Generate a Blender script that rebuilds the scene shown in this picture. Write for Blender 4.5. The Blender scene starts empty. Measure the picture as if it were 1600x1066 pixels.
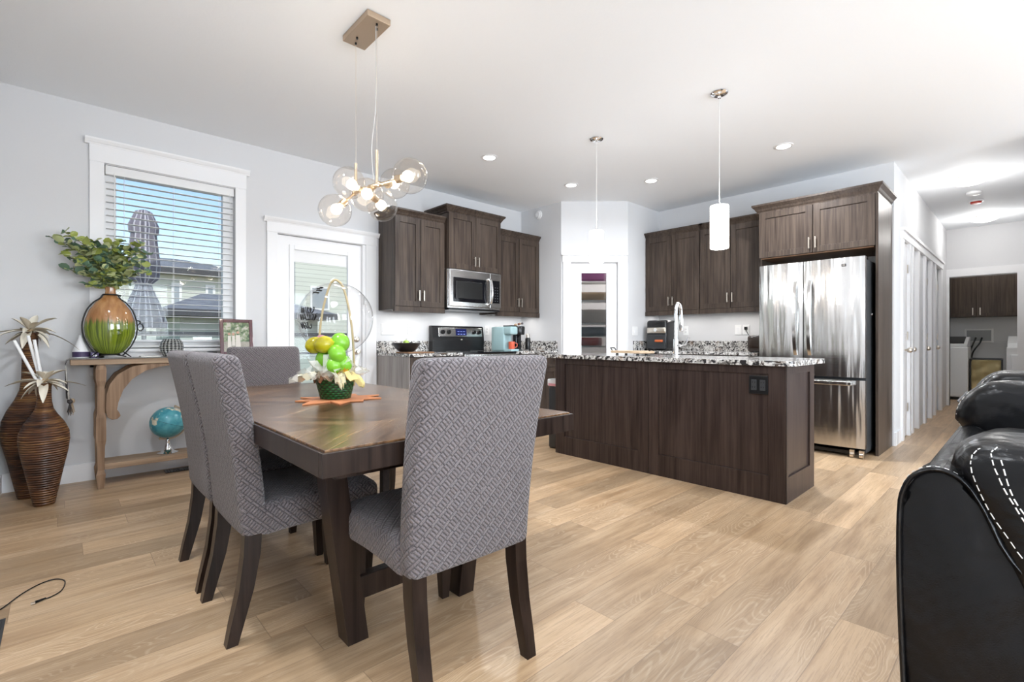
import bpy, bmesh, math, random
from mathutils import Vector, Matrix, Quaternion
from mathutils.bvhtree import BVHTree
random.seed(7)
C = bpy.context.scene.collection
SC = bpy.context.scene
PI = math.pi

# ------------------------------------------------------------------ camera, world, light, exposure
cam_d = bpy.data.cameras.new('camera'); cam = bpy.data.objects.new('camera', cam_d); C.objects.link(cam)
cam_d.sensor_width = 36; cam_d.lens = 17.0; cam_d.shift_y = -2.0 / 1600
cam_d.clip_start = 0.02; cam_d.clip_end = 300
cam.location = (0, 0, 1.05); cam.rotation_euler = (PI / 2, 0, math.radians(47 - 90))
SC.camera = cam
SC.view_settings.view_transform = 'Standard'; SC.view_settings.look = 'None'
SC.view_settings.gamma = 1.0; SC.view_settings.use_curve_mapping = False
SC.view_settings.exposure = 0.56
SC.cycles.use_denoising = True
SC.cycles.max_bounces = 10; SC.cycles.diffuse_bounces = 5; SC.cycles.glossy_bounces = 5
SC.cycles.transmission_bounces = 8; SC.cycles.transparent_max_bounces = 24
SC.cycles.sample_clamp_indirect = 6.0; SC.cycles.caustics_reflective = False; SC.cycles.caustics_refractive = False

w = bpy.data.worlds.new('world'); SC.world = w; w.use_nodes = True
nt = w.node_tree; nt.nodes.clear()
sky = nt.nodes.new('ShaderNodeTexSky'); sky.sky_type = 'NISHITA'; sky.sun_disc = False
sky.sun_elevation = math.radians(38); sky.sun_rotation = math.radians(160); sky.air_density = 1.0; sky.dust_density = 0.6
bg = nt.nodes.new('ShaderNodeBackground'); bg.inputs['Strength'].default_value = 0.16
wo = nt.nodes.new('ShaderNodeOutputWorld')
nt.links.new(sky.outputs[0], bg.inputs[0]); nt.links.new(bg.outputs[0], wo.inputs[0])

def light(name, kind, loc, energy, color=(1, 1, 1), size=0.1, size_y=None, rot=(0, 0, 0), spot=None, spread=None):
    d = bpy.data.lights.new(name, kind); d.energy = energy; d.color = color
    if kind == 'AREA':
        d.size = size
        if size_y: d.shape = 'RECTANGLE'; d.size_y = size_y
        else: d.shape = 'DISK'
        if spread: d.spread = spread
    elif kind in ('POINT', 'SPOT'):
        d.shadow_soft_size = size
        if spot: d.spot_size = spot; d.spot_blend = 0.6
    elif kind == 'SUN': d.angle = size
    o = bpy.data.objects.new(name, d); C.objects.link(o); o.location = loc; o.rotation_euler = rot
    return o
# sun outside, behind this house: it lights the neighbours' fronts only
light('sun', 'SUN', (0, 0, 20), 2.2, (1, .97, .92), 0.01, rot=(math.radians(42), 0, math.radians(-18)))
# area lamps added at the unseen windows behind the camera, tilted to light the ceiling
DAY = (0.80, 0.90, 1.0)
for k, (x, wd) in enumerate(((1.1, 1.5), (4.2, 1.7))):
    light('rear_window_fill', 'AREA', (x, -4.12, 1.45), 112, DAY, wd, 1.9, rot=(math.radians(101), 0, 0))
light('side_window_fill', 'AREA', (-.24, -2.2, 1.45), 105, DAY, 1.9, 1.8, rot=(math.radians(100), 0, math.radians(-90)))  # lamp of the added side window, there only to brighten the room
HC = 2.81           # ceiling height
RECESS = [(3.02, 3.56), (4.24, 3.56), (4.77, 2.86), (4.80, 1.53), (.10, 2.1), (1.9, .55), (.4, .5), (3.7, -.2), (1.2, -2.0), (3.6, -2.0)]  # first four are visible, the rest added out of view for brightness
for k, (x, y) in enumerate(RECESS):
    light('downlight_lamp', 'AREA', (x, y, HC - 0.012), (15, 2.5, 5, 27, 18, 4, 8, 6, 12, 12)[k], (.90, .945, 1.0), 0.13, spread=math.radians(150))

# ------------------------------------------------------------------ materials
def nodes(name):
    m = bpy.data.materials.new(name); m.use_nodes = True
    t = m.node_tree; b = t.nodes['Principled BSDF']
    return m, t, b
def mat(name, col, rough=0.5, metal=0.0, emit=None, es=0.0, trans=0.0, ior=1.45, coat=0.0, spec=None, sheen=0.0, alpha=1.0):
    m, t, b = nodes(name)
    b.inputs['Base Color'].default_value = (*col, 1); b.inputs['Roughness'].default_value = rough
    b.inputs['Metallic'].default_value = metal; b.inputs['IOR'].default_value = ior
    b.inputs['Transmission Weight'].default_value = trans; b.inputs['Coat Weight'].default_value = coat
    b.inputs['Sheen Weight'].default_value = sheen; b.inputs['Alpha'].default_value = alpha
    if spec is not None: b.inputs['Specular IOR Level'].default_value = spec
    if emit: b.inputs['Emission Color'].default_value = (*emit, 1); b.inputs['Emission Strength'].default_value = es
    return m
class N:
    """tiny node-graph helper"""
    def __init__(s, t): s.t = t
    def n(s, kind, **kw):
        x = s.t.nodes.new('ShaderNode' + kind)
        for k, v in kw.items(): setattr(x, k, v)
        return x
    def put(s, sock, v):
        if hasattr(v, 'is_output'): s.t.links.new(v, sock)
        elif isinstance(v, (tuple, list)) and len(v) == 3 and sock.type == 'RGBA': sock.default_value = (*v, 1)
        else: sock.default_value = v
    def m(s, op, a, b=0.0, c=None):
        x = s.n('Math', operation=op); s.put(x.inputs[0], a); s.put(x.inputs[1], b)
        if c is not None: s.put(x.inputs[2], c)
        return x.outputs[0]
    def xyz(s, v):
        x = s.n('SeparateXYZ'); s.put(x.inputs[0], v); return x.outputs
    def comb(s, x_, y_, z_=0.0):
        x = s.n('CombineXYZ'); s.put(x.inputs[0], x_); s.put(x.inputs[1], y_); s.put(x.inputs[2], z_); return x.outputs[0]
    def noise(s, v, sc=5, det=3, rough=.5, dist=0.0):
        x = s.n('TexNoise'); s.put(x.inputs['Vector'], v); x.inputs['Scale'].default_value = sc; x.inputs['Detail'].default_value = det
        x.inputs['Roughness'].default_value = rough; x.inputs['Distortion'].default_value = dist; return x.outputs[0]
    def ramp(s, f, pts, interp='LINEAR'):
        x = s.n('ValToRGB'); s.put(x.inputs[0], f); r = x.color_ramp; r.interpolation = interp
        while len(r.elements) > 1: r.elements.remove(r.elements[-1])
        for i, (p, c) in enumerate(pts):
            e = r.elements[0] if i == 0 else r.elements.new(p)
            e.position = p; e.color = (*c, 1) if len(c) == 3 else c
        return x.outputs[0]
    def mix(s, f, a, b, blend='MIX'):
        x = s.n('Mix', data_type='RGBA', blend_type=blend); s.put(x.inputs[0], f); s.put(x.inputs[6], a); s.put(x.inputs[7], b); return x.outputs[2]
    def scale(s, v, sc):
        x = s.n('VectorMath', operation='MULTIPLY'); s.put(x.inputs[0], v); x.inputs[1].default_value = sc; return x.outputs[0]
    def add(s, a, b):
        x = s.n('VectorMath', operation='ADD'); s.put(x.inputs[0], a); s.put(x.inputs[1], b); return x.outputs[0]
    def obj(s): return s.n('TexCoord').outputs['Object']
    def uv(s): return s.n('TexCoord').outputs['UV']
    def white(s, v, dim='2D'):
        x = s.n('TexWhiteNoise', noise_dimensions=dim); s.put(x.inputs[0 if dim != '1D' else 1], v); return x.outputs
    def bump(s, h, b, strength=.3, dist=.002):
        x = s.n('Bump'); x.inputs['Strength'].default_value = strength; x.inputs['Distance'].default_value = dist
        s.put(x.inputs['Height'], h); s.t.links.new(x.outputs[0], b.inputs['Normal'])

def paint(name, col, sc=140, st=.12, rough=.75):
    m, t, b = nodes(name); g = N(t); b.inputs['Base Color'].default_value = (*col, 1); b.inputs['Roughness'].default_value = rough
    g.bump(g.noise(g.obj(), sc, 2), b, st, .002); return m
def wood(name, c1, c2, rough=.4, axis=2, fine=60, coat=0.0):
    m, t, b = nodes(name); g = N(t); v = g.obj()
    s1 = [fine] * 3; s1[axis] = fine * .035
    s2 = [9.0] * 3; s2[axis] = .9
    a = g.noise(g.scale(v, s1), 1, 4, .6); c = g.noise(g.scale(v, s2), 1, 3, .5, 1.2)
    f = g.m('ADD', g.m('MULTIPLY', a, .6), g.m('MULTIPLY', c, .4))
    g.put(b.inputs['Base Color'], g.ramp(f, [(.36, c1), (.62, c2)])); b.inputs['Roughness'].default_value = rough
    b.inputs['Coat Weight'].default_value = coat; b.inputs['Coat Roughness'].default_value = .15; b.inputs['Specular IOR Level'].default_value = .28
    g.bump(a, b, .25, .0008); return m

def floor_mat():
    m, t, b = nodes('oak_plank'); g = N(t); p = g.xyz(g.obj()); x, y = p[0], p[1]
    W, L = .19, 1.5
    row = g.m('FLOOR', g.m('DIVIDE', y, W)); fr = g.m('FRACT', g.m('DIVIDE', y, W))
    off = g.m('MULTIPLY', g.white(row, '1D')[0], 1.0)
    xs = g.m('ADD', g.m('DIVIDE', x, L), off); col = g.m('FLOOR', xs); fx = g.m('FRACT', xs)
    rnd = g.white(g.comb(row, col))
    rv, rc = rnd[0], rnd[1]
    sh = g.n('VectorMath', operation='SCALE'); g.put(sh.inputs[0], rc); sh.inputs['Scale'].default_value = 13.0
    base = g.comb(g.m('MULTIPLY', x, 1.0), y, 0.0); base = g.add(base, sh.outputs[0])
    # cathedral grain: level lines of a long soft noise field
    n0 = g.noise(g.scale(base, (1.1, 5.0, 1)), 1.0, 2.2, .5, .35)
    ring = g.m('FRACT', g.m('MULTIPLY', n0, 50.0)); ringw = g.m('ABSOLUTE', g.m('SUBTRACT', ring, .5))
    fine = g.noise(g.scale(base, (5.0, 170, 1)), 1.0, 4, .7)
    soft = g.noise(g.scale(base, (1.6, 16, 1)), 1.0, 5, .62)
    c = g.ramp(soft, [(.28, (.34, .215, .118)), (.48, (.485, .332, .197)), (.70, (.60, .432, .275))])
    c = g.mix(g.m('MULTIPLY', g.m('LESS_THAN', fine, .45), .34), c, (.27, .17, .10))
    lines = g.ramp(ringw, [(.0, (1, 1, 1)), (.08, (.85, .85, .85)), (.2, (0, 0, 0))])
    patch = g.ramp(g.noise(g.scale(base, (1.0, 4, 1)), 1.3, 2), [(.46, (0, 0, 0)), (.58, (1, 1, 1))])
    c = g.mix(g.m('MULTIPLY', patch, .16), c, (.24, .15, .085))
    lf = g.m('MULTIPLY', g.m('MULTIPLY', lines, patch), g.ramp(fine, [(.35, (.35, .35, .35)), (.55, (1, 1, 1))]))
    c = g.mix(g.m('MULTIPLY', lf, .42), c, (.68, .54, .38))
    tone = g.ramp(rv, [(0, (.74, .73, .71)), (.5, (.97, .97, .97)), (1, (1.13, 1.12, 1.10))])
    c = g.mix(1.0, c, tone, 'MULTIPLY')
    e1 = g.m('MULTIPLY', g.m('MINIMUM', fr, g.m('SUBTRACT', 1.0, fr)), W)
    e2 = g.m('MULTIPLY', g.m('MINIMUM', fx, g.m('SUBTRACT', 1.0, fx)), L)
    e = g.m('LESS_THAN', g.m('MINIMUM', e1, e2), .0013)
    c = g.mix(g.m('MULTIPLY', e, .55), c, (.16, .10, .06))
    g.put(b.inputs['Base Color'], c); b.inputs['Roughness'].default_value = .36
    g.bump(g.m('SUBTRACT', g.m('MULTIPLY', lf, .5), e), b, .18, .0012)
    return m

def weave(name, c_hi, c_lo, cell=.0115):
    m, t, b = nodes(name); g = N(t); u = g.xyz(g.uv())
    k = .7071 / cell
    a = g.m('MULTIPLY', g.m('SUBTRACT', u[1], u[0]), k); c = g.m('MULTIPLY', g.m('ADD', u[0], u[1]), k)
    Pd, n, nb = 3.4, 3.0, 2.4          # bands of short bricks between single strips of long ones
    row = g.m('FLOOR', g.m('DIVIDE', c, Pd)); cm = g.m('FLOORED_MODULO', c, Pd); isv = g.m('GREATER_THAN', cm, 1.0)
    a2 = g.m('ADD', a, g.m('MULTIPLY', row, 1.5))
    def sel(h, v): return g.m('ADD', g.m('MULTIPLY', h, g.m('SUBTRACT', 1.0, isv)), g.m('MULTIPLY', v, isv))
    al = sel(g.m('FLOORED_MODULO', a2, n), g.m('SUBTRACT', cm, 1.0)); ac = sel(cm, g.m('FRACT', a2)); n = sel(n, nb)
    d = g.m('MINIMUM', g.m('MINIMUM', al, g.m('SUBTRACT', n, al)), g.m('MINIMUM', ac, g.m('SUBTRACT', 1.0, ac)))
    h = g.ramp(d, [(0, (0, 0, 0)), (.10, (.2, .2, .2)), (.36, (1, 1, 1))])
    fz = g.noise(g.obj(), 260, 3)
    cc = g.mix(g.ramp(d, [(.05, (0, 0, 0)), (.26, (1, 1, 1))]), c_lo, c_hi)
    cc = g.mix(.25, cc, g.ramp(fz, [(.35, (.02, .02, .02)), (.65, (.36, .32, .33))]))
    g.put(b.inputs['Base Color'], cc); b.inputs['Roughness'].default_value = .85; b.inputs['Sheen Weight'].default_value = .25
    g.bump(h, b, .9, .004); return m

def granite():
    m, t, b = nodes('speckled_granite'); g = N(t); v = g.obj()
    n1 = g.noise(v, 17, 5, .62, 2.2); n2 = g.noise(g.add(v, (4.1, 2.2, 7.0)), 24, 4, .6, 1.5); n3 = g.noise(g.add(v, (1, 9, 3)), 9, 2, .5)
    c = g.ramp(n2, [(.36, (.16, .15, .14)), (.46, (.42, .40, .38)), (.56, (.70, .69, .67))])
    c = g.mix(g.ramp(n1, [(.525, (0, 0, 0)), (.545, (1, 1, 1))]), c, (.028, .026, .028))
    c = g.mix(g.m('MULTIPLY', g.ramp(n3, [(.6, (0, 0, 0)), (.72, (1, 1, 1))]), .35), c, (.40, .27, .17))
    g.put(b.inputs['Base Color'], c); b.inputs['Roughness'].default_value = .12; return m

def steel():
    m, t, b = nodes('stainless_steel'); g = N(t); v = g.obj()
    b.inputs['Base Color'].default_value = (.66, .655, .645, 1); b.inputs['Metallic'].default_value = 1
    r = g.noise(g.scale(v, (3, 3, 300)), 1, 3); g.put(b.inputs['Roughness'], g.m('MULTIPLY_ADD', r, .12, .13))
    wv = g.noise(g.scale(v, (1.0, 9.0, .8)), 1, 2, .5); g.bump(wv, b, .55, .045)
    b.inputs['Anisotropic'].default_value = .5; return m

def leather():
    m, t, b = nodes('black_leather'); g = N(t); v = g.obj()
    b.inputs['Base Color'].default_value = (.0045, .0045, .005, 1); b.inputs['Roughness'].default_value = .25
    b.inputs['Specular IOR Level'].default_value = .24
    n = g.noise(v, 3.2, 4, .55, .6); f = g.noise(v, 420, 2)
    g.bump(g.m('ADD', n, g.m('MULTIPLY', f, .012)), b, .5, .05); return m

def thin_glass(name, tint=(1, 1, 1), rough=0.0, refl=1.0):
    """clear sheet that lets light and shadows through, with a fresnel reflection"""
    m = bpy.data.materials.new(name); m.use_nodes = True; t = m.node_tree; t.nodes.clear(); g = N(t)
    tr = g.n('BsdfTransparent'); tr.inputs[0].default_value = (*tint, 1)
    gl = g.n('BsdfGlossy'); gl.inputs['Roughness'].default_value = rough; gl.inputs[0].default_value = (refl, refl, refl, 1)
    fr = g.n('Fresnel'); ge = g.n('NewGeometry')      # same reflection from both sides of the sheet
    g.put(fr.inputs[0], g.m('ADD', 1.5, g.m('MULTIPLY', ge.outputs['Backfacing'], 1 / 1.5 - 1.5)))
    mx = g.n('MixShader'); o = g.n('OutputMaterial')
    t.links.new(fr.outputs[0], mx.inputs[0]); t.links.new(tr.outputs[0], mx.inputs[1]); t.links.new(gl.outputs[0], mx.inputs[2]); t.links.new(mx.outputs[0], o.inputs[0])
    return m

M = dict(
    wall=paint('grey_wall_paint', (.665, .665, .675)), ceil=paint('white_ceiling_paint', (.88, .905, .935), 60, .25),
    trim=mat('white_trim_paint', (.83, .83, .84), .38), floor=floor_mat(),
    cab=wood('espresso_cabinet_wood', (.028, .019, .015), (.082, .060, .046), .36),
    island=wood('dark_island_wood', (.022, .014, .012), (.062, .042, .036), .33),
    cabh=wood('espresso_cabinet_wood_across', (.028, .019, .015), (.080, .058, .046), .36, 0),
    endlit=wood('window_lit_end_panel', (.25, .225, .21), (.40, .37, .35), .5),  # window light on the cabinet side is put into this paler colour
    under=wood('cabinet_underside_ply', (.20, .11, .06), (.30, .17, .10), .5, 1),
    legw=wood('dark_leg_wood', (.009, .005, .004), (.034, .021, .016), .3, 2, 40),
    nickel=mat('brushed_nickel', (.72, .66, .58), .3, 1), chrome=mat('chrome', (.82, .82, .83), .08, 1),
    steel=steel(), granite=granite(), leather=leather(), stitch=mat('white_stitching', (.75, .73, .70), .7),
    black=mat('black_plastic', (.012, .012, .013), .25), blackgloss=mat('black_glass', (.008, .008, .01), .06),
    dgrey=mat('dark_grey_plastic', (.035, .037, .04), .4), white=mat('white_enamel', (.80, .80, .81), .28),
    wplastic=mat('white_plastic', (.82, .82, .82), .4), fabric=weave('taupe_basketweave_cover', (.150, .126, .132), (.020, .015, .018), .0108),
    glass=thin_glass('window_glass', (.97, .98, .98), 0, .22), globe=thin_glass('clear_globe_glass', (.985, .96, .93), 0, .9),
    bulb=mat('lit_bulb', (1, .9, .75), .4, emit=(1, .84, .62), es=6.0),
    frost=mat('lit_frosted_shade', (.95, .95, .93), .5, emit=(1, .95, .88), es=1.9),
    dome=mat('lit_dome_shade', (.95, .95, .93), .5, emit=(1, .96, .90), es=3.2),
    can=mat('lit_downlight_lens', (1, 1, 1), .5, emit=(1, .97, .93), es=7.0),
    brass=mat('champagne_brass', (.62, .50, .36), .3, 1), platew=mat('brushed_bronze_plate', (.48, .37, .27), .38, .75),
    console=wood('weathered_console_wood', (.16, .095, .055), (.34, .225, .145), .6, 2, 45), consoleh=wood('weathered_console_plank', (.22, .15, .10), (.42, .30, .20), .6, 0, 45),
    blind=mat('white_blind_slat', (.80, .80, .80), .45), bglass=mat('balloon_green', (.20, .50, .04), .25, trans=.15, coat=.3),
)

# ------------------------------------------------------------------ geometry helpers
V = Vector
def box(bm, x0, x1, y0, y1, z0, z1, bev=0.0, seg=2):
    r = bmesh.ops.create_cube(bm, size=1.0); vs = r['verts']
    for v in vs:
        v.co = V((x0 + (v.co.x + .5) * (x1 - x0), y0 + (v.co.y + .5) * (y1 - y0), z0 + (v.co.z + .5) * (z1 - z0)))
    if bev > 0:
        es = list({e for v in vs for e in v.link_edges})
        bmesh.ops.bevel(bm, geom=es, offset=bev, segments=seg, profile=.6, affect='EDGES')
    return vs
def bx(*a, **k):
    bm = bmesh.new()
    if isinstance(a[0], (tuple, list)):
        for q in a: box(bm, *q, **k)
    else: box(bm, *a, **k)
    return bm
def prism(bm, pts, lo, hi, axis=2, bev=0.0):
    """extrude a 2-D outline; axis = extrusion axis; pts are the two remaining coordinates in xyz order"""
    def P(p, h):
        c = [p[0], p[1]]; c.insert(axis, h); return V(c)
    a = [bm.verts.new(P(p, lo)) for p in pts]; b = [bm.verts.new(P(p, hi)) for p in pts]; n = len(pts)
    fs = [bm.faces.new(a), bm.faces.new(b[::-1])]
    for i in range(n): fs.append(bm.faces.new((a[i], b[i], b[(i + 1) % n], a[(i + 1) % n])))
    if bev > 0: bmesh.ops.bevel(bm, geom=list({e for f in fs for e in f.edges}), offset=bev, segments=2, profile=.6, affect='EDGES')
    bmesh.ops.recalc_face_normals(bm, faces=bm.faces[:])
def lathe(bm, prof, n=32, c=(0, 0, 0), sy=1.0):
    rings = []
    for r, z in prof:
        if r < 1e-5: rings.append([bm.verts.new((c[0], c[1], c[2] + z))])
        else: rings.append([bm.verts.new((c[0] + r * math.cos(2 * PI * i / n), c[1] + sy * r * math.sin(2 * PI * i / n), c[2] + z)) for i in range(n)])
    for a, b in zip(rings, rings[1:]):
        for i in range(n):
            j = (i + 1) % n
            if len(a) == 1 and len(b) == 1: continue
            if len(a) == 1: bm.faces.new((a[0], b[j], b[i]))
            elif len(b) == 1: bm.faces.new((a[i], a[j], b[0]))
            else: bm.faces.new((a[i], a[j], b[j], b[i]))
    bmesh.ops.recalc_face_normals(bm, faces=bm.faces[:])
def frames(pts):
    pts = [V(p) for p in pts]; T = []
    for i in range(len(pts)):
        a = pts[max(i - 1, 0)]; b = pts[min(i + 1, len(pts) - 1)]; T.append((b - a).normalized())
    up = V((0, 0, 1)) if abs(T[0].z) < .9 else V((1, 0, 0))
    n = (up - T[0] * up.dot(T[0])).normalized(); out = []
    for i, t in enumerate(T):
        if i:
            q = T[i - 1].rotation_difference(t); n = q @ n; n = (n - t * n.dot(t)).normalized()
        out.append((pts[i], t, n, t.cross(n)))
    return out
def tube(bm, pts, r, n=8, closed=False):
    if closed: pts = list(pts) + [pts[0]]
    fr = frames(pts); rings = []
    for k, (p, t, a, b) in enumerate(fr):
        rr = r[k] if isinstance(r, (list, tuple)) else r
        rings.append([bm.verts.new(p + (a * math.cos(2 * PI * i / n) + b * math.sin(2 * PI * i / n)) * rr) for i in range(n)])
    for a, b in zip(rings, rings[1:]):
        for i in range(n): bm.faces.new((a[i], a[(i + 1) % n], b[(i + 1) % n], b[i]))
    if not closed: bm.faces.new(rings[0][::-1]); bm.faces.new(rings[-1])
    bmesh.ops.recalc_face_normals(bm, faces=bm.faces[:])
def smoothpath(pts, n=6):
    """Catmull-Rom through the points"""
    P = [V(p) for p in pts]; P = [P[0] * 2 - P[1]] + P + [P[-1] * 2 - P[-2]]; out = []
    for i in range(1, len(P) - 2):
        for k in range(n):
            t = k / n; a, b, c, d = P[i - 1:i + 3]
            out.append(.5 * ((2 * b) + (c - a) * t + (2 * a - 5 * b + 4 * c - d) * t * t + (3 * b - a - 3 * c + d) * t ** 3))
    out.append(P[-2]); return out
def sweep(bm, secs):
    """loft quads: secs = list of 4-point (or n-point) rings"""
    R = [[bm.verts.new(p) for p in s] for s in secs]; n = len(R[0])
    for a, b in zip(R, R[1:]):
        for i in range(n): bm.faces.new((a[i], a[(i + 1) % n], b[(i + 1) % n], b[i]))
    bm.faces.new(R[0][::-1]); bm.faces.new(R[-1]); bmesh.ops.recalc_face_normals(bm, faces=bm.faces[:])
def sphere(bm, c, r, n=20, sc=(1, 1, 1)):
    q = bmesh.ops.create_uvsphere(bm, u_segments=n, v_segments=max(6, n * 2 // 3), radius=r)
    for v in q['verts']: v.co = V((c[0] + v.co.x * sc[0], c[1] + v.co.y * sc[1], c[2] + v.co.z * sc[2]))
def cyl(bm, a, b, r, n=16, r2=None): tube(bm, [a, b], [r, r if r2 is None else r2], n)
def rbox(bm, lo, hi, r, fn=None, n=6, q=3):
    """rounded box with dense faces; fn(co)->co bends it"""
    lo, hi = V(lo), V(hi)
    def ticks(a, b):
        rr = min(r, (b - a) / 2 - 1e-4); t = [a + rr * (1 - math.cos(PI / 2 * i / q)) * 1.0 for i in range(q)] + [a + rr + (b - a - 2 * rr) * i / n for i in range(n + 1)]
        return t + [b - rr * (1 - math.cos(PI / 2 * i / q)) for i in range(q - 1, -1, -1)]
    tk = [ticks(lo[i], hi[i]) for i in range(3)]; cache = {}
    def vert(p):
        k = tuple(round(x, 5) for x in p)
        if k not in cache:
            p = V(p); c = V([min(max(p[i], lo[i] + r), hi[i] - r) if hi[i] - lo[i] > 2 * r else (lo[i] + hi[i]) / 2 for i in range(3)])
            d = p - c; o = c + d.normalized() * r if d.length > 1e-7 else p
            cache[k] = bm.verts.new(fn(o) if fn else o)
        return cache[k]
    for ax in range(3):
        u, v = [(1, 2), (2, 0), (0, 1)][ax]
        for side, val in ((0, lo[ax]), (1, hi[ax])):
            for i in range(len(tk[u]) - 1):
                for j in range(len(tk[v]) - 1):
                    ps = []
                    for (a, b) in ((i, j), (i + 1, j), (i + 1, j + 1), (i, j + 1)):
                        p = [0, 0, 0]; p[ax] = val; p[u] = tk[u][a]; p[v] = tk[v][b]; ps.append(vert(p))
                    if not side: ps = ps[::-1]
                    ps = list(dict.fromkeys(ps))
                    if len(ps) > 2:
                        try: bm.faces.new(ps)
                        except ValueError: pass
WO = {}          # world origin of every object made
def obj(name, bm, m, parent=None, smooth=None, uv=False, origin=None):
    """ONE mesh object; vertices are given in world metres (or in the parent's frame for prototypes at the origin)"""
    me = bpy.data.meshes.new(name)
    if parent is None:
        if origin is None:
            zs = [v.co for v in bm.verts]
            origin = V(((min(v.x for v in zs) + max(v.x for v in zs)) / 2, (min(v.y for v in zs) + max(v.y for v in zs)) / 2, min(v.z for v in zs)))
        o0 = V(origin)
    else: o0 = WO[parent.name]
    bmesh.ops.translate(bm, verts=bm.verts[:], vec=-o0)
    if uv:
        L = bm.loops.layers.uv.new('UV')
        for f in bm.faces:
            n = f.normal if f.normal.length else V((0, 0, 1)); f.normal_update(); n = f.normal
            a = max(range(3), key=lambda i: abs(n[i]))
            for l in f.loops:
                c = l.vert.co; l[L].uv = ((c.y, c.z), (c.x, c.z), (c.x, c.y))[a]
    bm.to_mesh(me); bm.free()
    ms = m if isinstance(m, (list, tuple)) else [m]
    for q in ms: me.materials.append(q)
    if smooth is not None:
        for p in me.polygons: p.use_smooth = True
        if smooth < 180: me.set_sharp_from_angle(angle=math.radians(smooth))
    o = bpy.data.objects.new(name, me); C.objects.link(o)
    if parent is None: o.location = o0
    else: o.parent = parent
    WO[o.name] = o0; return o
def thing(name, label, cat, loc, group=None, rotz=0):
    o = bpy.data.objects.new(name, None); o.empty_display_size = .05; C.objects.link(o); o.location = loc; o.rotation_euler = (0, 0, rotz)
    WO[o.name] = V(loc); o['label'] = label; o['category'] = cat
    if group: o['group'] = group
    return o
def tag(o, label, cat, group=None, kind=None):
    o['label'] = label; o['category'] = cat
    if group: o['group'] = group
    if kind: o['kind'] = kind
    return o
def struct(name, bm, m, parent=None, **k):
    o = obj(name, bm, m, parent, **k)
    if parent is None: o['kind'] = 'structure'
    return o
def clone(root, loc, rotz, label, group=None):
    def cp(o, par):
        c = o.copy(); C.objects.link(c); c.parent = par
        WO[c.name] = WO[o.name]
        for ch in kids.get(o.name, []): cp(ch, c)
        return c
    kids = {}
    for o in list(C.objects):
        if o.parent: kids.setdefault(o.parent.name, []).append(o)
    r = cp(root, None); r.location = loc; r.rotation_euler = (0, 0, rotz); r['label'] = label
    if group: r['group'] = group
    return r

# ------------------------------------------------------------------ the room shell
XL, YA, XB = -0.31, 4.80, 6.02       # left side wall, window wall, fridge wall
YH = .92                              # hallway wall
struct('floor', bx(XL - .15, 12.5, -4.35, 4.95, -.12, 0), M['floor'])
struct('ceiling', bx(XL - .15, 12.5, -4.35, 4.95, HC, HC + .12), M['ceil'])
WIN = (0.24, 1.125, .98, 2.385); DOOR = (1.476, 2.322, 0, 2.045)
bm = bmesh.new(); T = .16
for q in ((XL, WIN[0], 0, HC), (WIN[0], WIN[1], 0, WIN[2]), (WIN[0], WIN[1], WIN[3], HC), (WIN[1], DOOR[0], 0, HC), (DOOR[0], DOOR[1], DOOR[3], HC), (DOOR[1], 6.2, 0, HC)):
    box(bm, q[0], q[1], YA, YA + T, q[2], q[3])
struct('wall_left', bm, M['wall'])
struct('wall_side', bx((XL - .15, XL, -1.25, YA + T, 0, HC), (XL - .15, XL, -4.35, -3.15, 0, HC), (XL - .15, XL, -3.15, -1.25, 0, .55), (XL - .15, XL, -3.15, -1.25, 2.35, HC)), M['wall'])
w2 = struct('window_2', bx((XL - .1, XL - .03, -3.15, -3.09, .55, 2.35), (XL - .1, XL - .03, -1.31, -1.25, .55, 2.35), (XL - .1, XL - .03, -3.09, -1.31, .55, .61), (XL - .1, XL - .03, -3.09, -1.31, 2.29, 2.35)), M['trim'])  # unseen window, added for more light from the side
obj('pane', bx(XL - .07, XL - .065, -3.09, -1.31, .61, 2.29), M['glass'], w2)
bm = bmesh.new()                     # rear wall with two big windows behind the camera
for (a, b, z0, z1) in ((XL, .3, 0, HC), (.3, 1.9, 0, .45), (.3, 1.9, 2.4, HC), (1.9, 3.3, 0, HC), (3.3, 5.1, 0, .45), (3.3, 5.1, 2.4, HC), (5.1, 6.2, 0, HC)):
    box(bm, a, b, -4.35, -4.2, z0, z1)
struct('wall_rear', bm, M['wall'])
# pantry: short return, 45-degree front with door opening, second return
struct('wall_pantry_return', bx(4.65, 4.75, 4.07, YA, 0, HC), M['wall'])
struct('wall_pantry_side', bx(5.27, XB, 3.49, 3.59, 0, HC), M['wall'])
PA, PB = V((4.65, 4.07, 0)), V((5.27, 3.49, 0)); PD = (PB - PA).normalized(); PN = V((-PD.y, PD.x, 0))
if PN.x < 0: PN = -PN                # into the pantry
PL = (PB - PA).length
def diag(name, a, b, d0, d1, z0, z1, m, parent=None, bev=0.0, kind=True, smooth=None):
    """box on the pantry front: a..b along it, d0..d1 depth (positive = into the pantry)"""
    bm = bmesh.new(); q = [(a, b, d0, d1, z0, z1)] if not isinstance(a, list) else a
    for (a_, b_, e0, e1, f0, f1) in q:
        n0 = len(bm.verts); vs = box(bm, a_, b_, e0, e1, f0, f1, bev)
    for v in bm.verts: v.co = PA + PD * v.co.x + PN * v.co.y + V((0, 0, v.co.z))
    bmesh.ops.recalc_face_normals(bm, faces=bm.faces[:])
    o = obj(name, bm, m, parent, smooth=smooth)
    if parent is None and kind: o['kind'] = 'structure'
    return o
DO = (.125, .715, 2.03)              # pantry door opening along the diagonal
diag('wall_pantry_front', [(0, DO[0], 0, .1, 0, HC), (DO[1], PL, 0, .1, 0, HC), (DO[0], DO[1], 0, .1, DO[2], HC)], 0, 0, 0, 0, 0, M['wall'])
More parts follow.
